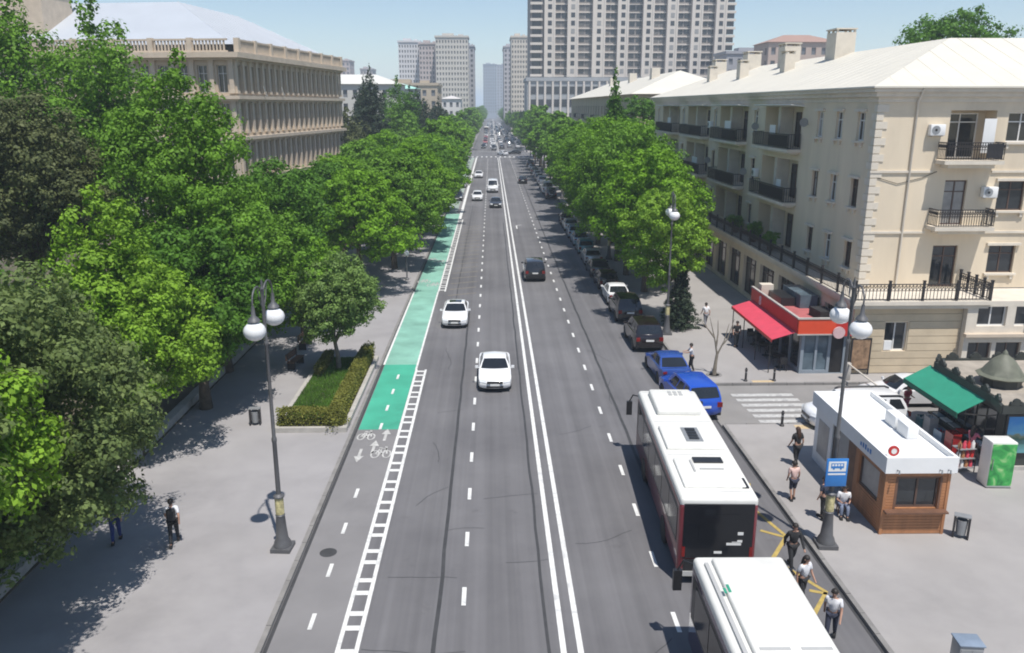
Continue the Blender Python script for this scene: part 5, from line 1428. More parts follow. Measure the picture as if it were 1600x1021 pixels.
det = [('pod', 'air_conditioner_pod', (0, 3.3, 3.14), (1.75, 2.5, 0.3), 'buswhite', 0.1), ('pod', 'battery_cover', (0, -0.3, 3.08), (2.1, 2.1, 0.16), 'buswhite', 0.06),
       ('pod', 'rear_cover', (0, -3.3, 3.07), (2.0, 2.2, 0.12), 'buswhite', 0.05)]
det += [('box', 'panel_seam', (0, yy, 3.041), (2.2, 0.025, 0.006), 'busgrey') for yy in (4.75, 1.4, -1.75, -4.6)]
det += [('box', 'vent_tray', (0.05, -0.2, 3.161), (0.62, 1.3, 0.03), 'grey')]
det += [('box', 'vent', (0.05, -0.62 + 0.28 * k, 3.192), (0.36, 0.2, 0.03), 'black') for k in range(4)]
det += [('box', 'roof_hatch', (0.15, -2.45, 3.131), (1.0, 0.42, 0.05), 'black'), ('box', 'hatch_frame', (0.15, -3.15, 3.131), (0.8, 0.06, 0.04), 'busgrey'), ('box', 'hatch_frame', (-0.45, -2.9, 3.131), (0.06, 0.9, 0.04), 'busgrey'), ('box', 'skylight', (0.98, -4.05, 3.045), (0.22, 0.7, 0.04), 'black')]
det += [('box', 'fan_louver', (0.15 + 0.22 * k, 4.1 - 0.3 * j, 3.29), (0.14, 0.2, 0.03), 'busgrey') for k in (-1, 0, 1) for j in (0, 1)]
bus = make_bus('dark red city bus with white roof and black glass rear waiting at the stop', M['maroon'], M['buswhite'], det)
bus.location = (7.36, 28.45, 0.006); bus.rotation_euler = (0, 0, R(-2.3))
det2 = [('pod', 'roof_cover', (0.15, 1.2, 3.08), (1.9, 7.2, 0.16), 'buswhite', 0.07), ('box', 'roof_rail', (-0.98, 1.6, 3.045), (0.1, 6.0, 0.07), 'busgrey'), ('box', 'roof_slot', (-0.3, 0.9, 3.161), (0.7, 0.1, 0.01), 'busgrey'), ('box', 'roof_slot', (0.65, 0.9, 3.161), (0.7, 0.1, 0.01), 'busgrey'),
        ('box', 'green_mark', (-0.72, 3.3, 3.161), (0.07, 0.34, 0.01), 'green'), ('box', 'green_mark', (-0.84, 3.2, 3.161), (0.07, 0.22, 0.01), 'green')]
bus2 = make_bus('dark purple bus with plain white roof behind the red bus, cut by the photo edge', P['purple'], M['buswhite'], det2)
bus2.location = (6.62, 14.9, 0.006); bus2.rotation_euler = (0, 0, R(-1.0))
bus3 = copy_tree(bus); bus3.location = (-2.8, 500, 0.006); bus3.rotation_euler = (0, 0, PI)
bus3['label'] = 'far red bus coming down the avenue beyond the junction'

# ================================================================== STREET FURNITURE
def lamp_proto():
    t = thing('street_lamp', 'x', 'street lamp')
    mb = MB(); mb.box(-0.34, 0.34, -0.34, 0.34, 0, 0.14)
    mb.lathe([(0.31, 0.141), (0.29, 0.28), (0.22, 0.42), (0.185, 0.8), (0.155, 1.28), (0.17, 1.31), (0.13, 1.36)], 12); mb.build('base', M['lampm'], t, smooth=35)
    mb = MB(); mb.lathe([(0.15, 1.361), (0.15, 1.95)], 12); mb.build('sticker_band', mat('faded_stickers', (0.52, 0.46, 0.24), 0.7, 0.5, 6), t, smooth=35)
    mb = MB(); mb.lathe([(0.13, 1.951), (0.19, 1.98), (0.19, 2.03), (0.085, 2.1), (0.075, 4.0), (0.09, 4.03), (0.09, 4.12), (0.065, 4.18), (0.055, 7.35), (0.08, 7.4), (0.08, 7.5), (0.05, 7.55), (0.045, 9.2), (0.07, 9.25), (0.03, 9.35), (0.045, 9.42), (0.005, 9.6)], 10); mb.build('post', M['lampm'], t, smooth=35)
    for s in (-1, 1):
        mb = MB(); pts = [(0, s * 0.04, 7.5)]
        for i in range(13):
            a = PI * i / 12
            pts.append((0, s * (0.48 - 0.43 * math.cos(a) + 0.03), 9.0 + 0.42 * math.sin(a)))
        pts.insert(1, (0, s * 0.09, 8.2))
        pts.append((0, s * 0.93, 8.62))
        mb.tube(pts, 0.028, 7); mb.tube([(0, s * 0.06, 8.6), (0, s * 0.3, 8.95), (0, s * 0.42, 9.38)], 0.018, 5)
        a_ = mb.build('arm', M['lampm'], t, smooth=60)
        mb = MB(); mb.lathe([(0.05, 8.9), (0.07, 8.6), (0.16, 8.5), (0.2, 8.42), (0.1, 8.4)], 12, (0, s * 0.93, 0)); mb.build('lamp_holder', M['lampm'], a_, smooth=40)
        mb = MB(); mb.ball((0, s * 0.93, 8.1), 0.35, 18, 0.86); mb.build('globe', M['globe'], t, smooth=80)
    return t
lp = lamp_proto()
lamps = [(-7.33, 25.7, 'twin globe street lamp with faded sticker band standing on the open paving before the planter'), (11.62, 25.45, 'twin globe street lamp carrying the blue bus stop sign in front of the timber kiosk'),
         (11.74, 53.0, 'twin globe street lamp in front of the light green young tree')]
for i in range(8):
    lamps.append((11.74, 81 + 28 * i, None))
    if i > 1: lamps.append((-7.6, 99 + 28 * i, None))
for i, (x, y, lb) in enumerate(lamps):
    o = lp if i == 0 else copy_tree(lp)
    o.location = (x, y, PZ); o.rotation_euler = (0, 0, R(-4))
    o['group'] = 'globe street lamps along the avenue' if lb else 'far globe street lamps in the tree rows'
    o['label'] = lb or 'far globe street lamp half hidden in the rows of avenue trees'
t = thing('park_lamp', 'low single globe park lamp in the shade of the umbrella crowned trees', 'park lamp', (-7.5, 71.2, PZ))
mb = MB(); mb.lathe([(0.16, 0), (0.15, 0.1), (0.06, 0.2), (0.045, 2.1), (0.08, 2.14), (0.06, 2.2)], 12); mb.build('post', M['lampm'], t, smooth=35)
mb = MB(); mb.ball((0, 0, 2.42), 0.26, 16, 0.95); mb.build('globe', M['globe'], t, smooth=80)
# bus stop sign on the lamp
t = thing('bus_stop_sign', 'blue bus stop sign with white panels fixed to the street lamp', 'sign', (11.62, 25.25, 2.5))
rbox('panel', (0.74, 0.05, 1.02), 0.02, M['blue'], t, (0, -0.03, 0.51), 2)
mb = MB(); mb.box(-0.3, 0.3, -0.062, -0.056, 0.56, 0.92); mb.build('white_field', M['plate'], t)
mb = MB(); mb.box(-0.3, 0.3, -0.062, -0.056, 0.43, 0.49); mb.build('white_stripe', M['plate'], t)
mb = MB(); mb.box(-0.22, 0.22, -0.068, -0.0625, 0.68, 0.86)
for k in range(4): mb.box(-0.19 + 0.1 * k, -0.12 + 0.1 * k, -0.071, -0.0685, 0.76, 0.83, 1)
mb.lathe([(0.035, -0.068), (0.035, -0.0625)], 10, (-0.12, 0, 0.66), 'y'); mb.lathe([(0.035, -0.068), (0.035, -0.0625)], 10, (0.12, 0, 0.66), 'y')
mb.build('bus_pictogram', [M['blue'], M['plate']], t)
mb = MB(); mb.box(-0.12, 0.12, 0.0, 0.16, 0.2, 0.24); mb.box(-0.12, 0.12, 0.0, 0.16, 0.75, 0.79); mb.build('clamp', M['grey'], t)
# bollards
bo = thing('bollard', 'x', 'bollard')
mb = MB(); mb.lathe([(0.11, 0), (0.11, 0.06), (0.065, 0.1), (0.06, 0.62), (0.08, 0.64), (0.08, 0.68), (0.05, 0.7), (0.06, 0.76), (0.0001, 0.8)], 12); mb.build('post', M['iron'], bo, smooth=35)
mb = MB(); mb.lathe([(0.065, 0.5), (0.065, 0.55)], 12); mb.build('band', M['grey'], bo, smooth=35)
for i, (x, y, lb) in enumerate(((13.9, 36.5, 'black bollard on the plaza side of the zebra crossing'), (14.15, 43.15, 'black bollard at the far kerb of the zebra, closer to the bare sapling'), (15.75, 43.15, 'black bollard at the far kerb of the zebra, closer to the red pavilion'))):
    o = bo if i == 0 else copy_tree(bo)
    o.location = (x, y, PZ); o['label'] = lb; o['group'] = 'bollards around the zebra crossing'
# litter bins
def bin_(x, y, rz, label):
    t = thing('litter_bin', label, 'bin', (x, y, PZ), rz, 'litter bins on the pavements')
    for s in (-1, 1):
        mb = MB(); mb.obox((s * 0.23, 0, 0.42), (0.06, 0.3, 0.84)); mb.build('side_frame', M['iron'], t)
    mb = MB(); mb.lathe([(0.16, 0.14), (0.19, 0.7), (0.17, 0.7), (0.14, 0.18)], 14); mb.build('bucket', M['grey'], t, smooth=40)
    mb = MB(); mb.obox((0, 0, 0.85), (0.54, 0.32, 0.03)); mb.build('lid', M['grey'], t)
bin_(-11.46, 37.3, 0.1, 'dark framed litter bin on the paving beside the hedged planter')
bin_(16.65, 25.9, -0.5, 'dark framed litter bin at the corner of the timber kiosk')
# grey service cabinet
t = thing('service_cabinet', 'grey metal service cabinet on the plaza at the bottom photo edge', 'cabinet', (12.72, 18.72, PZ), -0.1)
rbox('body', (0.62, 0.5, 1.0), 0.02, M['grey'], t, (0, 0, 0.5), 2); rbox('lid', (0.68, 0.57, 0.05), 0.02, mat('cabinet_lid', (0.2, 0.25, 0.32), 0.5), t, (0, 0, 1.03), 2)
mb = MB(); mb.box(-0.28, -0.01, -0.262, -0.251, 0.1, 0.9); mb.box(0.01, 0.28, -0.262, -0.251, 0.1, 0.9); mb.build('door', M['grey'], t)
# benches in the shade beside the planter
def bench(x, y, rz, label):
    t = thing('park_bench', label, 'bench', (x, y, PZ), rz, 'park benches beside the planter')
    for k in range(4): MB().box(-0.8, 0.8, -0.2 + 0.11 * k, -0.11 + 0.11 * k, 0.43, 0.46).build('seat_slat', M['wood2'], t)
    for k in range(3): MB().box(-0.8, 0.8, 0.26, 0.29, 0.55 + 0.13 * k, 0.65 + 0.13 * k).build('back_slat', M['wood2'], t)
    for s in (-0.65, 0.65): MB().box(s - 0.03, s + 0.03, -0.2, 0.26, 0, 0.429).box(s - 0.03, s + 0.03, 0.22, 0.259, 0.429, 0.95).build('leg', M['iron'], t)
bench(-11.6, 46.5, 1.4, 'dark park bench in the tree shade beside the planter')
bench(-11.9, 50.5, 1.5, 'second dark park bench deeper in the shade beyond the planter')

# ---- timber snack kiosk
t = thing('snack_kiosk', 'small timber and white snack kiosk with flat white roof beside the bus stop', 'kiosk', (13.88, 26.2, PZ), R(-0.6))
KW, KD, KH = 2.22, 6.6, 2.48
mb = MB()
wall(mb, (0, 0, 0), (1, 0, 0), (0, -1, 0), KW, 0, KH, [(0.42, 1.92, 1.02, 2.2)], 0.15)
wall(mb, (0, 0, 0), (0, 1, 0), (-1, 0, 0), 2.5, 0, KH, [(0.5, 2.1, 1.0, 2.2)], 0.12)
mb.quad((KW, 0, 0), (KW, KD, 0), (KW, KD, KH), (KW, 0, KH))
mb.build('wall', M['wood'], t, fix=False)
mb = MB()
for k in range(22):
    z = 0.02 + 0.112 * k
    for a, b_ in (((0.02, KW - 0.02),) if not 0.95 < z + .05 < 2.22 else ((0.02, 0.36), (1.98, KW - 0.02))): mb.box(a, b_, -0.022, -0.002, z, z + 0.1)
    for a, b_ in (((0.02, 2.48),) if not 0.95 < z + .05 < 2.22 else ((0.02, 0.45), (2.15, 2.48))): mb.box(-0.022, -0.002, a, b_, z, z + 0.1)
mb.build('timber_boards', M['wood'], t)['kind'] = 'stuff'
for a in ((-0.05, 0.05), (KW - 0.05, KW + 0.05)): MB().box(a[0], a[1], -0.05, 0.05, 0, KH).build('corner_post', M['wood'], t)
fm, pm, _, _ = win_mesh(1.5, 1.18, mull=1, trans=0, fm='brownf', pm='glass', sill=False)
o = place('serving_window', fm, t, (1.17, 0.1, 1.02)); place('pane', pm, o)
mb = MB(); mb.box(0.34, 2.0, -0.012, 0.05, 2.2, 2.28); mb.box(0.34, 0.419, -0.03, 0.05, 1.0, 2.2); mb.box(1.921, 2.0, -0.03, 0.05, 1.0, 2.2); mb.build('window_trim', M['wood2'], t)
mb = MB(); mb.box(0.0, KW, -0.32, -0.023, 0.93, 0.99); mb.build('counter', M['wood2'], t)
fm, pm, _, _ = win_mesh(1.6, 1.2, mull=0, trans=0, fm='grey' if False else 'brownf', pm='curtain', sill=False)
o = place('side_window', fm, t, (0.08, 1.3, 1.0), -PI / 2); place('pane', pm, o)
mb = MB(); mb.box(0, 0.08, 2.5, 3.2, 0, KH); mb.build('door_frame', M['wood2'], t)
mb = MB(); mb.box(0.02, 0.06, 3.2, 4.1, 0, KH); mb.build('panel', M['grey'], t)
mb = MB(); mb.box(0.05, 0.09, 4.12, 4.78, 0, KH - 0.2); mb.build('door', M['black'], t)
mb = MB(); mb.box(0.0, 0.06, 4.8, KD, 0, KH); mb.build('panel', M['white'], t)
mb = MB(); mb.box(-0.012, -0.002, 5.1, 6.2, 0.5, 2.0); mb.build('side_window', M['curtain'], t)
mb = MB(); mb.quad((0, KD, 0), (KW, KD, 0), (KW, KD, KH), (0, KD, KH)); mb.build('back_wall', M['white'], t)
mb = MB(); mb.box(-0.12, KW + 0.12, -0.16, KD + 0.1, KH, KH + 0.36); mb.build('roof', M['white'], t)
rf = t.children[-1]
mb = MB()
for a in ((-0.16, KW + 0.16, -0.2, -0.08), (-0.16, KW + 0.16, KD + 0.02, KD + 0.14), (-0.16, -0.05, -0.08, KD + 0.02), (KW + 0.05, KW + 0.16, -0.08, KD + 0.02)): mb.box(a[0], a[1], a[2], a[3], KH - 0.03, KH + 0.56)
mb.build('parapet', M['white'], rf)
for x, y in ((1.75, 2.3), (1.75, 3.3)):
    o = rbox('roof_unit', (0.42, 0.85, 0.5), 0.03, M['white'], rf, (x, y, KH + 0.62), 2)
mb = MB(); mb.lathe([(0.19, -0.03), (0.19, 0.03)], 20, (0, 0, 0), 'y'); o = mb.build('round_logo', M['red'], t, (0.12, -0.02, KH + 0.75)); mb = MB(); mb.lathe([(0.1, -0.04), (0.1, -0.031)], 16, (0, 0, 0), 'y'); mb.build('logo_centre', M['plate'], o)
mb = MB()
for k in range(5): mb.box(-0.168, -0.161, 1.0 + 0.2 * k, 1.12 + 0.2 * k, KH + 0.16, KH + (0.34, 0.3, 0.36)[k % 3])
mb.build('lettering', M['blue'], t)
mb = MB()
for x in (0.25, 1.75, 2.05): mb.tube([(x, -0.2, KH + 0.1), (x, -0.34, KH + 0.14), (x, -0.36, KH + 0.02)], 0.03, 6)
mb.build('spotlight', M['grey'], t)

# ---- green awning newspaper kiosk
t = thing('newspaper_kiosk', 'dark ornate newspaper kiosk with domed roof, green awning and a blue city poster', 'kiosk', (21.3, 31.4, PZ))
MB().prism([(0, 0), (5.5, 0), (5.5, 5.3), (0.45, 5.3), (0, 4.9)], 0, 2.85).build('wall', M['bronze'], t)
MB().prism([(-0.12, -0.1), (5.7, -0.1), (5.7, 5.4), (-0.12, 5.4)], 0, 0.18).build('plinth', M['kerb_grey'], t)
rp = [(-0.6, -0.65), (5.9, -0.65), (5.9, 5.8), (0.3, 5.8), (-0.2, 5.3), (-0.25, 0.6)]
MB().prism(rp, 2.851, 3.02).build('roof', M['kroof'], t)
rf = t.children[-1]
mb = MB()
n = len(rp)
for i in range(n):
    a, b_ = Vector(rp[i]), Vector(rp[(i + 1) % n]); d = b_ - a; c = (a + b_) / 2
    mb.obox((c.x, c.y, 2.95), (d.length + 0.05, 0.14, 0.34), math.atan2(d.y, d.x))
mb.build('cornice', M['bronze'], rf)
sc_ = MB(); sc_.lathe([(0.16, -0.05), (0.16, 0.05)], 10, (0, 0, 0.1), 'y'); sc_.lathe([(0.08, -0.06), (0.08, 0.06)], 8, (-0.2, 0, 0.05), 'y'); sc_.lathe([(0.08, -0.06), (0.08, 0.06)], 8, (0.2, 0, 0.05), 'y'); sc_.box(-0.3, 0.3, -0.04, 0.04, -0.05, 0.02)
sc_ = sc_.mesh('scroll_ornament', M['bronze'])
for i in range(n):
    a, b_ = Vector(rp[i]), Vector(rp[(i + 1) % n]); d = b_ - a
    k = max(1, int(d.length / 0.95))
    for j in range(k):
        p = a + d * ((j + 0.5) / k); place('scroll_ornament', sc_, rf, (p.x, p.y, 3.17), math.atan2(d.y, d.x))
mb = MB(); mb.lathe([(0.8, 3.02), (0.8, 3.4), (0.86, 3.42)], 10, (1.1, 2.3, 0)); mb.build('dome_drum', M['bronze'], rf, smooth=30)
mb = MB(); mb.lathe([(1.02, 3.421), (1.05, 3.47), (0.85, 3.55), (0.7, 3.8), (0.45, 4.15), (0.22, 4.32), (0.12, 4.4), (0.1, 4.5), (0.0001, 4.62)], 10, (1.1, 2.3, 0)); mb.build('dome', M['dome'], rf, smooth=30)
# awning: a sloped cloth with a valance, held by arms
mb = MB(); mb.add([(-0.22, 1.0, 2.82), (-0.22, 5.7, 2.82), (-1.42, 5.7, 2.18), (-1.42, 1.0, 2.18), (-0.22, 1.0, 2.79), (-0.22, 5.7, 2.79), (-1.42, 5.7, 2.15), (-1.42, 1.0, 2.15)], ((0, 1, 2, 3), (7, 6, 5, 4), (0, 3, 7, 4), (1, 5, 6, 2)))
mb.build('awning', M['green'], t); aw = t.children[-1]
mb = MB(); mb.box(-1.45, -1.42, 1.0, 5.7, 1.95, 2.19); mb.build('valance', M['green_dk'], aw)
for y in (1.1, 3.3, 5.6):
    mb = MB(); mb.tube([(-0.02, min(y, 4.8), 2.0), (-1.38, y, 2.14)], 0.025, 6); mb.build('awning_arm', M['iron'], aw)
for y in (0.5, 1.95, 3.4):
    mb = MB(); mb.box(-0.03, -0.002, y, y + 1.3, 0.9, 2.4); w_ = mb.build('window', M['glass'], t)
    mb = MB(); mb.box(-0.05, -0.031, y + 0.62, y + 0.68, 0.9, 2.4); mb.build('mullion', M['bronze'], w_)
mb = MB(); mb.box(-0.55, -0.031, 0.5, 4.8, 0.75, 0.82); mb.build('counter', M['bronze'], t)
def poster_mat():
    m, tt, b = new_mat('city_poster')
    tc = N(tt, 'ShaderNodeTexCoord'); sep = N(tt, 'ShaderNodeSeparateXYZ'); tt.links.new(tc.outputs['Object'], sep.inputs[0])
    nz = N(tt, 'ShaderNodeTexNoise', Scale=2.6, Detail=6.0); tt.links.new(tc.outputs['Object'], nz.inputs['Vector'])
    ma = N(tt, 'ShaderNodeMath', operation='MULTIPLY_ADD'); ma.inputs[1].default_value = 0.9; tt.links.new(nz.outputs[0], ma.inputs[0]); tt.links.new(sep.outputs['Z'], ma.inputs[2])
    r_ = N(tt, 'ShaderNodeValToRGB'); e = r_.color_ramp.elements
    e[0].position = 0.30; e[0].color = (0.12, 0.30, 0.33, 1); e[1].position = 0.95; e[1].color = (0.03, 0.24, 0.62, 1)
    for pos, c in ((0.52, (0.05, 0.13, 0.09, 1)), (0.66, (0.20, 0.24, 0.16, 1)), (0.72, (0.12, 0.38, 0.60, 1))):
        k = r_.color_ramp.elements.new(pos); k.color = c
    mp = N(tt, 'ShaderNodeMath', operation='MULTIPLY'); mp.inputs[1].default_value = 0.52; tt.links.new(ma.outputs[0], mp.inputs[0]); tt.links.new(mp.outputs[0], r_.inputs[0])
    tt.links.new(r_.outputs[0], b.inputs['Base Color']); b.inputs['Roughness'].default_value = 0.25
    return m
mb = MB(); mb.box(0.05, 2.7, -0.09, -0.002, 0.72, 2.5); pf = mb.build('poster_frame', M['black'], t)
mb = MB(); mb.box(0.13, 2.62, -0.1, -0.091, 0.0, 1.62); mb.build('city_poster', poster_mat(), pf, (0, 0, 0.8))
for k in range(6):
    x, y = -0.32, 0.6 + 0.68 * k
    MB().box(x - 0.15, x + 0.15, y, y + 0.55, 0.822, 0.87).build('magazine', (P['white'], P['ltblue'], M['red'], P['silver'])[k % 4], t)
# drinks fridge
def fridge_mat():
    m, tt, b = new_mat('fridge_print')
    tc = N(tt, 'ShaderNodeTexCoord')
    nz = N(tt, 'ShaderNodeTexNoise', Scale=1.6, Detail=4.0, Distortion=1.2); tt.links.new(tc.outputs['Object'], nz.inputs['Vector'])
    r_ = N(tt, 'ShaderNodeValToRGB'); e = r_.color_ramp.elements
    e[0].position = 0.35; e[0].color = (0.02, 0.20, 0.05, 1); e[1].position = 0.68; e[1].color = (0.45, 0.62, 0.30, 1)
    k = e.new(0.52); k.color = (0.06, 0.40, 0.09, 1)
    tt.links.new(nz.outputs[0], r_.inputs[0]); tt.links.new(r_.outputs[0], b.inputs['Base Color']); b.inputs['Roughness'].default_value = 0.3
    return m
t = thing('drinks_fridge', 'tall green printed drinks fridge standing before the newspaper kiosk', 'fridge', (20.35, 30.05, PZ), R(-3))
rbox('cabinet', (1.0, 0.75, 1.95), 0.03, M['buswhite'], t, (0, 0, 1.0), 2)
mb = MB(); mb.box(-0.47, 0.47, -0.40, -0.377, 0.12, 1.9); mb.build('printed_door', fridge_mat(), t)
mb = MB(); mb.tube([(-0.4, -0.43, 0.8), (-0.4, -0.43, 1.3)], 0.015, 6); mb.box(-0.41, -0.39, -0.43, -0.4, 0.82, 0.86); mb.box(-0.41, -0.39, -0.43, -0.4, 1.24, 1.28); mb.build('handle', M['grey'], t)
mb = MB(); mb.box(-0.5, 0.5, -0.37, 0.37, 0.0, 0.03); mb.build('foot', M['black'], t)
# drinks rack
t = thing('drinks_rack', 'wire rack of red and white drink packs between fridge and newspaper kiosk', 'rack', (19.75, 31.35, PZ), 0.1)
for k in range(3):
    MB().box(-0.4, 0.4, -0.25, 0.25, 0.2 + 0.42 * k, 0.23 + 0.42 * k).build('shelf', M['grey'], t)
    for j in range(4):
        b_ = MB(); b_.lathe([(0.075, 0), (0.075, 0.22), (0.03, 0.28), (0.03, 0.32)], 8, (-0.3 + 0.2 * j, -0.1, 0.232 + 0.42 * k)); b_.build('bottle', (M['red'], M['plate'], M['wood'], M['pink'])[(j + k) % 4], t, smooth=40)
for sx in (-0.4, 0.4):
    for sy in (-0.25, 0.25): MB().box(sx - 0.015, sx + 0.015, sy - 0.015, sy + 0.015, 0, 1.35).build('upright', M['iron'], t)

# goods stacked along the stall
for i, (x, y, c, n, lb) in enumerate(((20.75, 33.3, 'red', 3, 'stack of red drink crates beside the kiosk counter'), (20.8, 34.3, 'ltblue', 2, 'pale blue drink crates under the green awning'), (20.75, 35.2, 'silver', 3, 'stack of grey crates in the middle of the stall'), (20.8, 36.0, 'teal', 2, 'teal crates at the back end of the stall'))):
    t = thing('crate_stack', lb, 'crates', (x - 0.35, y, PZ), rnd.uniform(-.1, .1), 'goods under the green awning')
    for k in range(n):
        q_ = MB(); z = 0.31 * k
        q_.box(-0.2, 0.2, -0.3, 0.3, z, z + 0.03)
        for a in ((-0.2, -0.18, -0.3, 0.3), (0.18, 0.2, -0.3, 0.3), (-0.18, 0.18, -0.3, -0.28), (-0.18, 0.18, 0.28, 0.3)): q_.box(a[0], a[1], a[2], a[3], z + 0.031, z + 0.3)
        o = q_.build('crate', P[c], t)
        for a in (-0.09, 0.09):
            for b_ in (-0.2, 0, 0.2):
                q_ = MB(); q_.lathe([(0.045, z + 0.032), (0.045, z + 0.2), (0.018, z + 0.26), (0.018, z + 0.285)], 8, (a, b_, 0)); q_.build('bottle', (M['green'], M['plate'], M['red'])[(k + i) % 3], o, smooth=40)
# ---- red pavilion against the apartment house
t = thing('red_pavilion', 'red fronted eatery pavilion with sloping red awning against the apartment house', 'pavilion', (17.6, 44.4, PZ))
W_, D_ = 2.75, 8.2
mb = MB()
wall(mb, (0, 0, 0), (1, 0, 0), (0, -1, 0), W_, 0, 2.5, [(0.18, 0.82, 0.2, 2.3), (0.95, 1.55, 0.2, 2.3), (1.72, 2.45, 0.02, 2.25)], 0.1)
wall(mb, (0, 0, 0), (0, 1, 0), (-1, 0, 0), D_, 0, 2.5, [(0.3 + 1.6 * k, 1.7 + 1.6 * k, 0.25, 2.3) for k in range(5)], 0.1)
mb.quad((0, D_, 0), (W_, D_, 0), (W_, D_, 2.5), (0, D_, 2.5))
mb.build('wall', mat('pavilion_frame', (0.24, 0.28, 0.32), 0.5, 0.08, 2), t, fix=False)
gl = mat('pavilion_glass', (0.10, 0.14, 0.17), 0.15, 0.3, 1.5)
for a, b_ in ((0.18, 0.82), (0.95, 1.55)): MB().box(a, b_, 0.08, 0.11, 0.2, 2.3).build('glass_panel', gl, t)
MB().box(1.72, 2.45, 0.08, 0.12, 0.02, 2.25).build('door', M['black'], t)
for k in range(5): MB().box(0.08, 0.11, 0.3 + 1.6 * k, 1.7 + 1.6 * k, 0.25, 2.3).build('glass_panel', M['glass'], t)
MB().prism([(-0.35, -0.2), (W_, -0.2), (W_, D_), (-0.35, D_)], 2.501, 2.72).build('roof', mat('pavilion_roof', (0.42, 0.12, 0.12), 0.8, 0.2, 0.8, dirt=0.25), t)
rf = t.children[-1]
MB().box(-0.38, 1.75, -0.34, -0.201, 2.45, 3.3).build('front_fascia', M['orange'], t)
MB().box(1.76, W_, -0.28, -0.201, 2.3, 3.15).build('front_fascia', M['red'], t)
MB().box(-0.42, -0.351, -0.2, D_, 2.45, 3.3).build('side_fascia', M['red'], t)
mb = MB(); mb.box(-0.46, 1.78, -0.38, -0.2, 3.301, 3.38); mb.box(-0.46, -0.3, -0.199, D_, 3.301, 3.38); mb.box(-0.43, 1.78, -0.38, -0.341, 2.38, 2.45); mb.build('fascia_trim', M['kerb_grey'], t)
mb = MB(); mb.lathe([(0.34, -0.05), (0.34, 0.05)], 22, (1.9, -0.44, 2.55), 'y'); mb.build('round_sign', mat('round_sign_face', (0.62, 0.42, 0.42), 0.4, 0.1, 4), t)
mb = MB()    # plain pale figure-eight emblem on the side fascia
for z, r_ in ((2.72, 0.14), (2.99, 0.12)):
    pts = [(-0.432, 6.3 + r_ * math.cos(a), z + r_ * math.sin(a)) for a in [2 * PI * i / 14 for i in range(15)]]
    mb.tube(pts, 0.035, 5, cap=False)
mb.build('emblem', M['plate'], t)
mb = MB(); A = [(-0.425, -0.1, 2.5), (-0.425, D_ - 0.3, 2.5), (-1.75, D_ - 0.3, 2.08), (-1.75, -0.1, 2.08)]
mb.add(A + [(x, y, z - 0.03) for x, y, z in A], ((0, 1, 2, 3), (7, 6, 5, 4), (0, 3, 7, 4), (1, 5, 6, 2)))
mb.build('awning', M['pink'], t); aw = t.children[-1]
MB().box(-1.78, -1.75, -0.1, D_ - 0.3, 1.92, 2.09).build('valance', M['red'], aw)
for y in (0.2, 2.7, 5.2, 7.6): MB().tube([(-1.7, y, 0), (-1.7, y, 2.06)], 0.03, 6).build('awning_post', M['iron'], aw)
MB().box(1.5, 2.6, 4.6, 7.8, 2.721, 3.55).build('roof_box', gl, rf)
MB().box(0.5, 1.4, 5.2, 7.6, 2.721, 3.25).build('roof_box', M['black'], rf)
MB().obox((2.0, 2.4, 2.98), (0.9, 1.4, 0.5), 0.1).build('roof_unit', M['dark'], rf)
MB().box(0.0, 0.8, 7.5, 8.15, 2.721, 3.6).build('roof_upstand', M['lime2'], rf)
MB().box(1.95, 2.35, -0.06, -0.002, 2.28, 2.299).build('door_plate', M['plate'], t)
# outdoor tables under the awning
for i, y in enumerate((45.6, 48.0, 50.4)):
    t = thing('cafe_table', ('first', 'second', 'third')[i] + ' dark cafe table under the red awning, counted from the side street', 'table', (16.85, y, PZ), 0, 'cafe tables under the red awning')
    MB().lathe([(0.38, 0.71), (0.38, 0.74)], 16).build('tabletop', M['black'], t); MB().lathe([(0.24, 0), (0.24, 0.02), (0.03, 0.05), (0.03, 0.709)], 10).build('leg', M['iron'], t)
    for s in (-0.62, 0.62):
        c_ = thing('cafe_chair', 'dark cafe chair ' + ('nearer the street' if s < 0 else 'on the far side') + ' at the ' + ('first', 'second', 'third')[i] + ' table under the red awning', 'chair', (16.85, y + s, PZ), 0 if s > 0 else PI, 'cafe chairs under the red awning')
        MB().box(-0.21, 0.21, -0.2, 0.2, 0.42, 0.46).build('seat', M['black'], c_); MB().box(-0.2, 0.2, 0.19, 0.22, 0.47, 0.85).build('backrest', M['black'], c_)
        for a in (-0.18, 0.18):
            for b_ in (-0.17, 0.17): MB().box(a - 0.015, a + 0.015, b_ - 0.015, b_ + 0.015, 0, 0.419).build('leg', M['iron'], c_)
# menu board beside the pavilion door
t = thing('menu_board', 'brown wooden menu board in dark frame beside the pavilion door', 'board', (20.95, 44.15, PZ), 0)
MB().box(-0.5, 0.5, -0.03, 0.03, 0.35, 2.1).build('board', mat('menu_print', (0.27, 0.17, 0.10), 0.6, 0.6, 3), t)
mb = MB(); mb.box(-0.57, -0.501, -0.05, 0.05, 0, 2.17); mb.box(0.501, 0.57, -0.05, 0.05, 0, 2.17); mb.box(-0.5, 0.5, -0.05, 0.05, 2.101, 2.17); mb.box(-0.5, 0.5, -0.05, 0.05, 0.28, 0.349); mb.build('frame', M['iron'], t)
# barrier boom over the side street
t = thing('barrier', 'pale barrier boom across the side street near the apartment house', 'barrier', (19.9, 43.25, PZ))
rbox('post', (0.3, 0.3, 1.0), 0.03, M['kerb_grey'], t, (0, 0, 0.5), 2)
MB().tube([(0.0, 0.2, 0.95), (-0.1, -4.0, 0.95)], 0.045, 8).build('boom', M['lime2'], t, smooth=60)

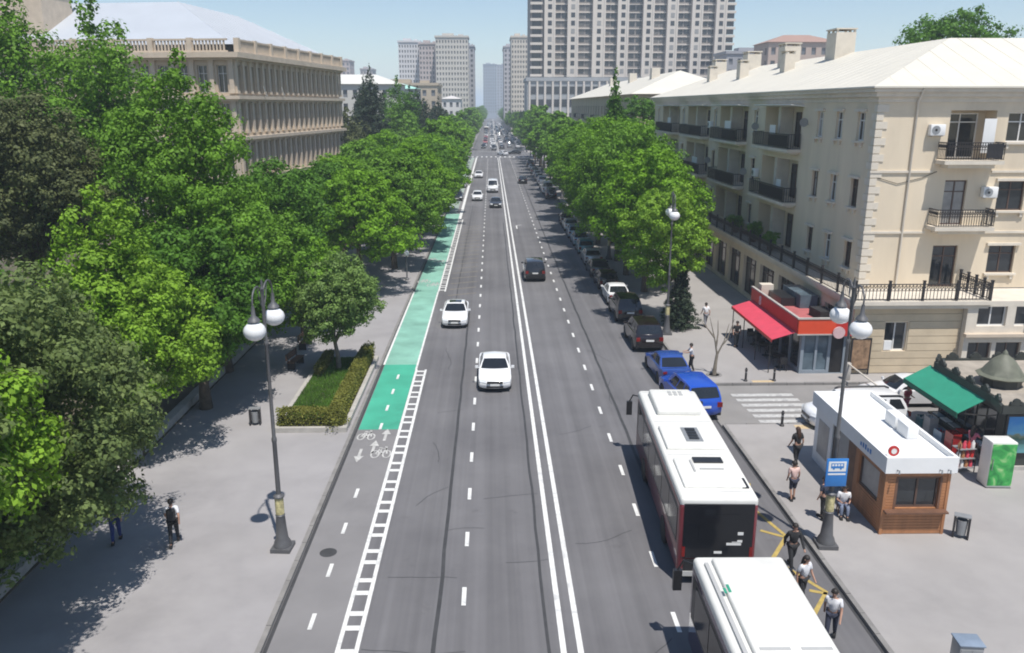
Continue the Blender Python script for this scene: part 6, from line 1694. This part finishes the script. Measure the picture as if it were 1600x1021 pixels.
# ================================================================== PEOPLE
skin_m = mat('skin', (0.42, 0.24, 0.17), 0.6, 0.06, 8)
hair_d = mat('hair_dark', (0.018, 0.013, 0.010), 0.6, 0.3, 20)
hair_b = mat('hair_brown', (0.06, 0.03, 0.018), 0.6, 0.3, 20)
CL = {k: mat('cloth_' + k, c, 0.85, 0.12, 6, 0.2, 40) for k, c in {'white': (0.70, 0.70, 0.72), 'black': (0.02, 0.02, 0.022), 'navy': (0.03, 0.035, 0.06), 'pink': (0.62, 0.44, 0.40), 'grey': (0.20, 0.20, 0.22), 'blue': (0.02, 0.04, 0.16), 'denim': (0.16, 0.19, 0.27), 'red': (0.48, 0.07, 0.09), 'rose': (0.60, 0.16, 0.22), 'beige': (0.5, 0.42, 0.33)}.items()}
_skins = []
def skin_obj(name, verts, edges, radii, m, parent, root=0):
    me = bpy.data.meshes.new(name); me.from_pydata(verts, edges, [])
    me.materials.append(m)
    o = place(name, me, parent)
    o.modifiers.new('skin', 'SKIN')
    for i, r_ in enumerate(radii):
        d = me.skin_vertices[0].data[i]
        d.radius = r_ if isinstance(r_, tuple) else (r_, r_)
        d.use_root = (i == root)
    sub = o.modifiers.new('sub', 'SUBSURF'); sub.levels = 1; sub.render_levels = 1
    _skins.append(o)
    return o

def person(label, x, y, rz, top='white', legs='black', hair='short', stride=0.18, arms='walk', h=1.72, z=PZ, pose='stand', bag=None, bare_legs=False, hm=None, group=None, sleeve='short', skirt=False):
    s = h / 1.72
    t = thing('person', label, 'person', (x, y, z), rz, group)
    t.scale = (s, s, s)
    if pose == 'sit':
        pel = (0, 0, 0.46); drop = 0.49
        kn = {1: (0.11, 0.40, 0.47), -1: (-0.11, 0.42, 0.47)}; an = {1: (0.11, 0.42, 0.07), -1: (-0.11, 0.46, 0.07)}
    else:
        pel = (0, 0, 0.94); drop = 0.0
        kn, an = {}, {}
        for k in (1, -1):
            f = stride * k
            kn[k] = (0.095 * k, 0.55 * f + 0.05, 0.50); an[k] = (0.09 * k, f * 1.25 - (0.05 if f < 0 else 0), 0.075 + (0.04 if f < -0.1 else 0))
    lean = 0.05 if pose != 'sit' else 0.10
    ch = (0, lean, 1.30 - drop); nk = (0, lean + 0.01, 1.45 - drop); hd = (0, lean + 0.035, 1.60 - drop)
    sh, el, wr = {}, {}, {}
    for k in (1, -1):
        sh[k] = (0.185 * k, lean, 1.385 - drop)
        a = -stride * k * 1.1 if arms == 'walk' else 0.0
        if arms == 'walk' or arms == 'down':
            el[k] = (0.235 * k, lean + a * 0.55 - 0.02, 1.11 - drop); wr[k] = (0.235 * k, lean + a * 1.1 + 0.08, 0.87 - drop)
        elif arms == 'fore':
            el[k] = (0.24 * k, lean + 0.02, 1.11 - drop); wr[k] = (0.14 * k, lean + 0.27, 1.12 - drop)
        elif arms == 'reach':
            el[k] = (0.22 * k, lean + 0.18, 1.20 - drop); wr[k] = (0.16 * k, lean + 0.42, 1.18 - drop)
    # body: one continuous skinned surface with separate finger chains rooted in the palms
    V = [pel, (0, lean * 0.6, 1.12 - drop), ch, nk, (hd[0], hd[1], hd[2] - 0.06), hd, (hd[0], hd[1] - 0.01, hd[2] + 0.085)]
    E = [(0, 1), (1, 2), (2, 3), (3, 4), (4, 5), (5, 6)]; Rr = [0.12, 0.105, 0.125, 0.052, 0.062, 0.088, 0.06]
    for k in (1, -1):
        b = len(V); V += [sh[k], el[k], wr[k]]; E += [(2, b), (b, b + 1), (b + 1, b + 2)]; Rr += [0.058, 0.04, 0.027]
        d = (Vector(wr[k]) - Vector(el[k])).normalized()
        palm = Vector(wr[k]) + d * 0.07; V.append(tuple(palm)); E.append((b + 2, b + 3)); Rr.append((0.034))
        side = d.cross(Vector((k, 0, 0.0)))
        side = side.normalized() if side.length > 0.1 else Vector((0, 1, 0))
        for fi, (off_, ln) in enumerate(((-0.027, 0.07), (-0.009, 0.085), (0.009, 0.08), (0.027, 0.062))):
            b2 = len(V); p0 = Vector(wr[k]) + d * 0.09 + side * off_
            p1 = p0 + d * ln * 0.55; p2 = p1 + (d * 0.8 - Vector((k * 0.55, 0, 0))).normalized() * ln * 0.5
            V += [tuple(p0), tuple(p1), tuple(p2)]; E += [(b2, b2 + 1), (b2 + 1, b2 + 2)]; Rr += [0.010, 0.009, 0.008]
        b2 = len(V); p0 = Vector(wr[k]) + d * 0.03 + side * 0.026; p1 = p0 + (d * 0.6 + side * 0.8).normalized() * 0.045; p2 = p1 + d * 0.03
        V += [tuple(p0), tuple(p1), tuple(p2)]; E += [(b2, b2 + 1), (b2 + 1, b2 + 2)]; Rr += [0.012, 0.011, 0.009]
        b = len(V); hp = (0.095 * k, pel[1], pel[2] - 0.04)
        V += [hp, kn[k], an[k], (an[k][0] * 1.1, an[k][1] + 0.14, max(0.035, an[k][2] - 0.045))]; E += [(0, b), (b, b + 1), (b + 1, b + 2), (b + 2, b + 3)]; Rr += [0.085, 0.056, 0.036, 0.03]
    body = skin_obj('body', V, E, Rr, skin_m, t)
    # face
    mb = MB(); mb.add([(-0.016, hd[1] + 0.085, hd[2] - 0.02), (0.016, hd[1] + 0.085, hd[2] - 0.02), (0, hd[1] + 0.112, hd[2] - 0.018), (0, hd[1] + 0.085, hd[2] + 0.025)], ((0, 1, 2), (0, 2, 3), (2, 1, 3), (1, 0, 3)))
    for k in (1, -1): mb.ball((0.088 * k, hd[1], hd[2]), 0.022, 8)
    mb.build('nose_and_ears', skin_m, body)
    mb = MB()
    for k in (1, -1): mb.ball((0.033 * k, hd[1] + 0.078, hd[2] + 0.018), 0.011, 6)
    mb.build('eyes', M['dark'], body)
    mb = MB(); mb.obox((0, hd[1] + 0.080, hd[2] - 0.048), (0.045, 0.01, 0.011)); mb.build('mouth', mat('lips', (0.30, 0.12, 0.10), 0.6) if 'lips' not in bpy.data.materials else bpy.data.materials['lips'], body)
    # hair
    hmat = hm or hair_d
    mb = MB(); prof = []
    for i in range(7):
        a = PI * 0.5 * i / 6
        prof.append((max(1e-5, 0.104 * math.cos(a)), 0.112 * math.sin(a)))
    mb.lathe(prof, 14, (0, hd[1] - 0.018, hd[2] + 0.02))
    mb.ball((0, hd[1] - 0.035, hd[2] + 0.005), 0.092, 12)
    if hair == 'long':
        mb.tube([(0, hd[1] - 0.05, hd[2] + 0.02), (0, hd[1] - 0.085, hd[2] - 0.12), (0, hd[1] - 0.11, hd[2] - 0.28), (0, hd[1] - 0.11, hd[2] - 0.42)], [0.09, 0.1, 0.095, 0.05], 12)
    mb.build('hair', hmat, t, smooth=80)
    # clothes
    V = [(pel[0], pel[1], pel[2] + (0.0 if pose != 'sit' else 0.04)), (0, lean * 0.6, 1.12 - drop), ch, (nk[0], nk[1], nk[2] - 0.05)]; E = [(0, 1), (1, 2), (2, 3)]; Rr = [0.142, 0.128, 0.148, 0.07]
    for k in (1, -1):
        b = len(V)
        if sleeve == 'long':
            V += [sh[k], el[k], tuple(Vector(el[k]).lerp(Vector(wr[k]), 0.92))]; E += [(2, b), (b, b + 1), (b + 1, b + 2)]; Rr += [0.076, 0.056, 0.042]
        else:
            V += [sh[k], tuple(Vector(sh[k]).lerp(Vector(el[k]), 0.75))]; E += [(2, b), (b, b + 1)]; Rr += [0.076, 0.062]
    skin_obj('shirt', V, E, Rr, CL[top], t)
    if skirt:
        mb = MB(); mb.lathe([(0.14, 0.98), (0.17, 0.88), (0.2, 0.6), (0.24, 0.34), (0.235, 0.33)], 16, (0, 0.02, 0)); mb.build('skirt', CL[legs], t, smooth=60)
    else:
        V = [(pel[0], pel[1], pel[2] + 0.03)]; E = []; Rr = [0.135]
        for k in (1, -1):
            b = len(V); hp = (0.095 * k, pel[1], pel[2] - 0.06)
            end = Vector(kn[k]).lerp(Vector(an[k]), 0.02 if bare_legs else 0.93)
            V += [hp, kn[k], tuple(end)] ; E += [(0, b), (b, b + 1), (b + 1, b + 2)]; Rr += [0.102, 0.075, 0.07 if bare_legs else 0.055]
        skin_obj('trousers', V, E, Rr, CL[legs], t)
    for k in (1, -1):
        mb = MB(); mb.obox((an[k][0] * 1.05, an[k][1] + 0.055, max(0.045, an[k][2] - 0.03)), (0.095, 0.26, 0.085)); mb.build('shoe', M['dark'] if bag != 'white_shoes' else M['white'], t)
    if bag == 'backpack':
        rbox('backpack', (0.30, 0.16, 0.44), 0.06, CL['black'], t, (0, lean - 0.2, 1.22 - drop), 3)
    return t
pl = 'people on the street'
person('person in white shirt and black trousers with dark backpack walking on the paving', -11.2, 26.1, 0.25, 'white', 'black', stride=0.2, bag='backpack', sleeve='short')
person('person in blue clothes walking in the tree shade by the border wall', -13.3, 26.3, 0.3, 'blue', 'blue', stride=0.18)
person('person in open dark jacket and white shirt walking beside the red bus', 9.95, 24.2, PI + 0.1, 'black', 'black', stride=0.2, z=0.0, sleeve='long')
person('person with dark hair, white top and black sleeve beside the white roofed bus', 9.55, 22.2, PI + 0.5, 'white', 'black', 'long', stride=0.12, z=0.0)
person('person in white T-shirt and dark trousers nearest to the bottom photo edge', 9.75, 20.4, PI - 0.5, 'white', 'navy', stride=0.18, z=0.0)
person('person with long brown hair dressed all in black standing beside the kiosk', 12.95, 32.0, 0.3, 'black', 'black', 'long', stride=0.1, h=1.76, hm=hair_b)
person('person in pale pink shirt and dark shorts standing at the kerb', 11.68, 28.9, 0.1, 'pink', 'navy', stride=0.05, arms='down', bare_legs=True, h=1.62)
sit = person('person with long dark hair in white top and grey jeans sitting by the kiosk wall', 13.15, 27.75, PI - 0.2, 'white', 'denim', 'long', pose='sit', arms='fore')
person('person in dark clothes standing behind the bus stop lamp post', 12.25, 27.3, 0.6, 'navy', 'black', stride=0.1, arms='down')
person('person in white top and grey trousers walking past the conifer bush', 14.85, 54.8, 0.2, 'white', 'grey', stride=0.16)
person('person in black standing at the edge of the red awning', 15.55, 49.9, PI, 'black', 'black', stride=0.06, arms='down')
person('person in white shirt leaning towards the blue cars', 11.5, 44.9, 1.4, 'white', 'black', stride=0.08, arms='reach')
person('person in red top standing between white cars and green awning', 20.4, 37.6, PI + 0.4, 'red', 'rose', stride=0.06, arms='fore', h=1.66)
person('person in pink and rose clothes at the counter of the newspaper kiosk', 20.55, 32.2, -1.2, 'rose', 'red', 'long', stride=0.06, arms='reach', h=1.66)
# a low stool under the seated person
t = thing('stool', 'low stool under the seated person by the kiosk wall', 'stool', (13.15, 27.75, PZ), PI - 0.2)
MB().box(-0.18, 0.18, -0.18, 0.16, 0.33, 0.365).build('seat', M['wood2'], t)
for a in (-0.15, 0.15):
    for b_ in (-0.15, 0.13): MB().box(a - 0.02, a + 0.02, b_ - 0.02, b_ + 0.02, 0, 0.329).build('leg', M['wood2'], t)
dg = bpy.context.evaluated_depsgraph_get()
for o in _skins:
    me = bpy.data.meshes.new_from_object(o.evaluated_get(dg))
    me.polygons.foreach_set('use_smooth', [True] * len(me.polygons))
    o.modifiers.clear(); o.data = me

# ================================================================== AIR
hz = bpy.data.materials.new('haze'); hz.use_nodes = True
t = hz.node_tree; t.nodes.clear()
o_ = t.nodes.new('ShaderNodeOutputMaterial'); v_ = t.nodes.new('ShaderNodeVolumePrincipled')
v_.inputs['Color'].default_value = (0.76, 0.87, 1.0, 1); v_.inputs['Density'].default_value = 0.00047; v_.inputs['Anisotropy'].default_value = 0.0
t.links.new(v_.outputs[0], o_.inputs['Volume'])
HAZE = True
if HAZE:
    mb = MB(); mb.box(-6100, 6100, -300, 9100, -1.2, 95)
    tag(mb.build('haze', hz), 'thin blue summer haze over the whole street', 'haze', kind='stuff')
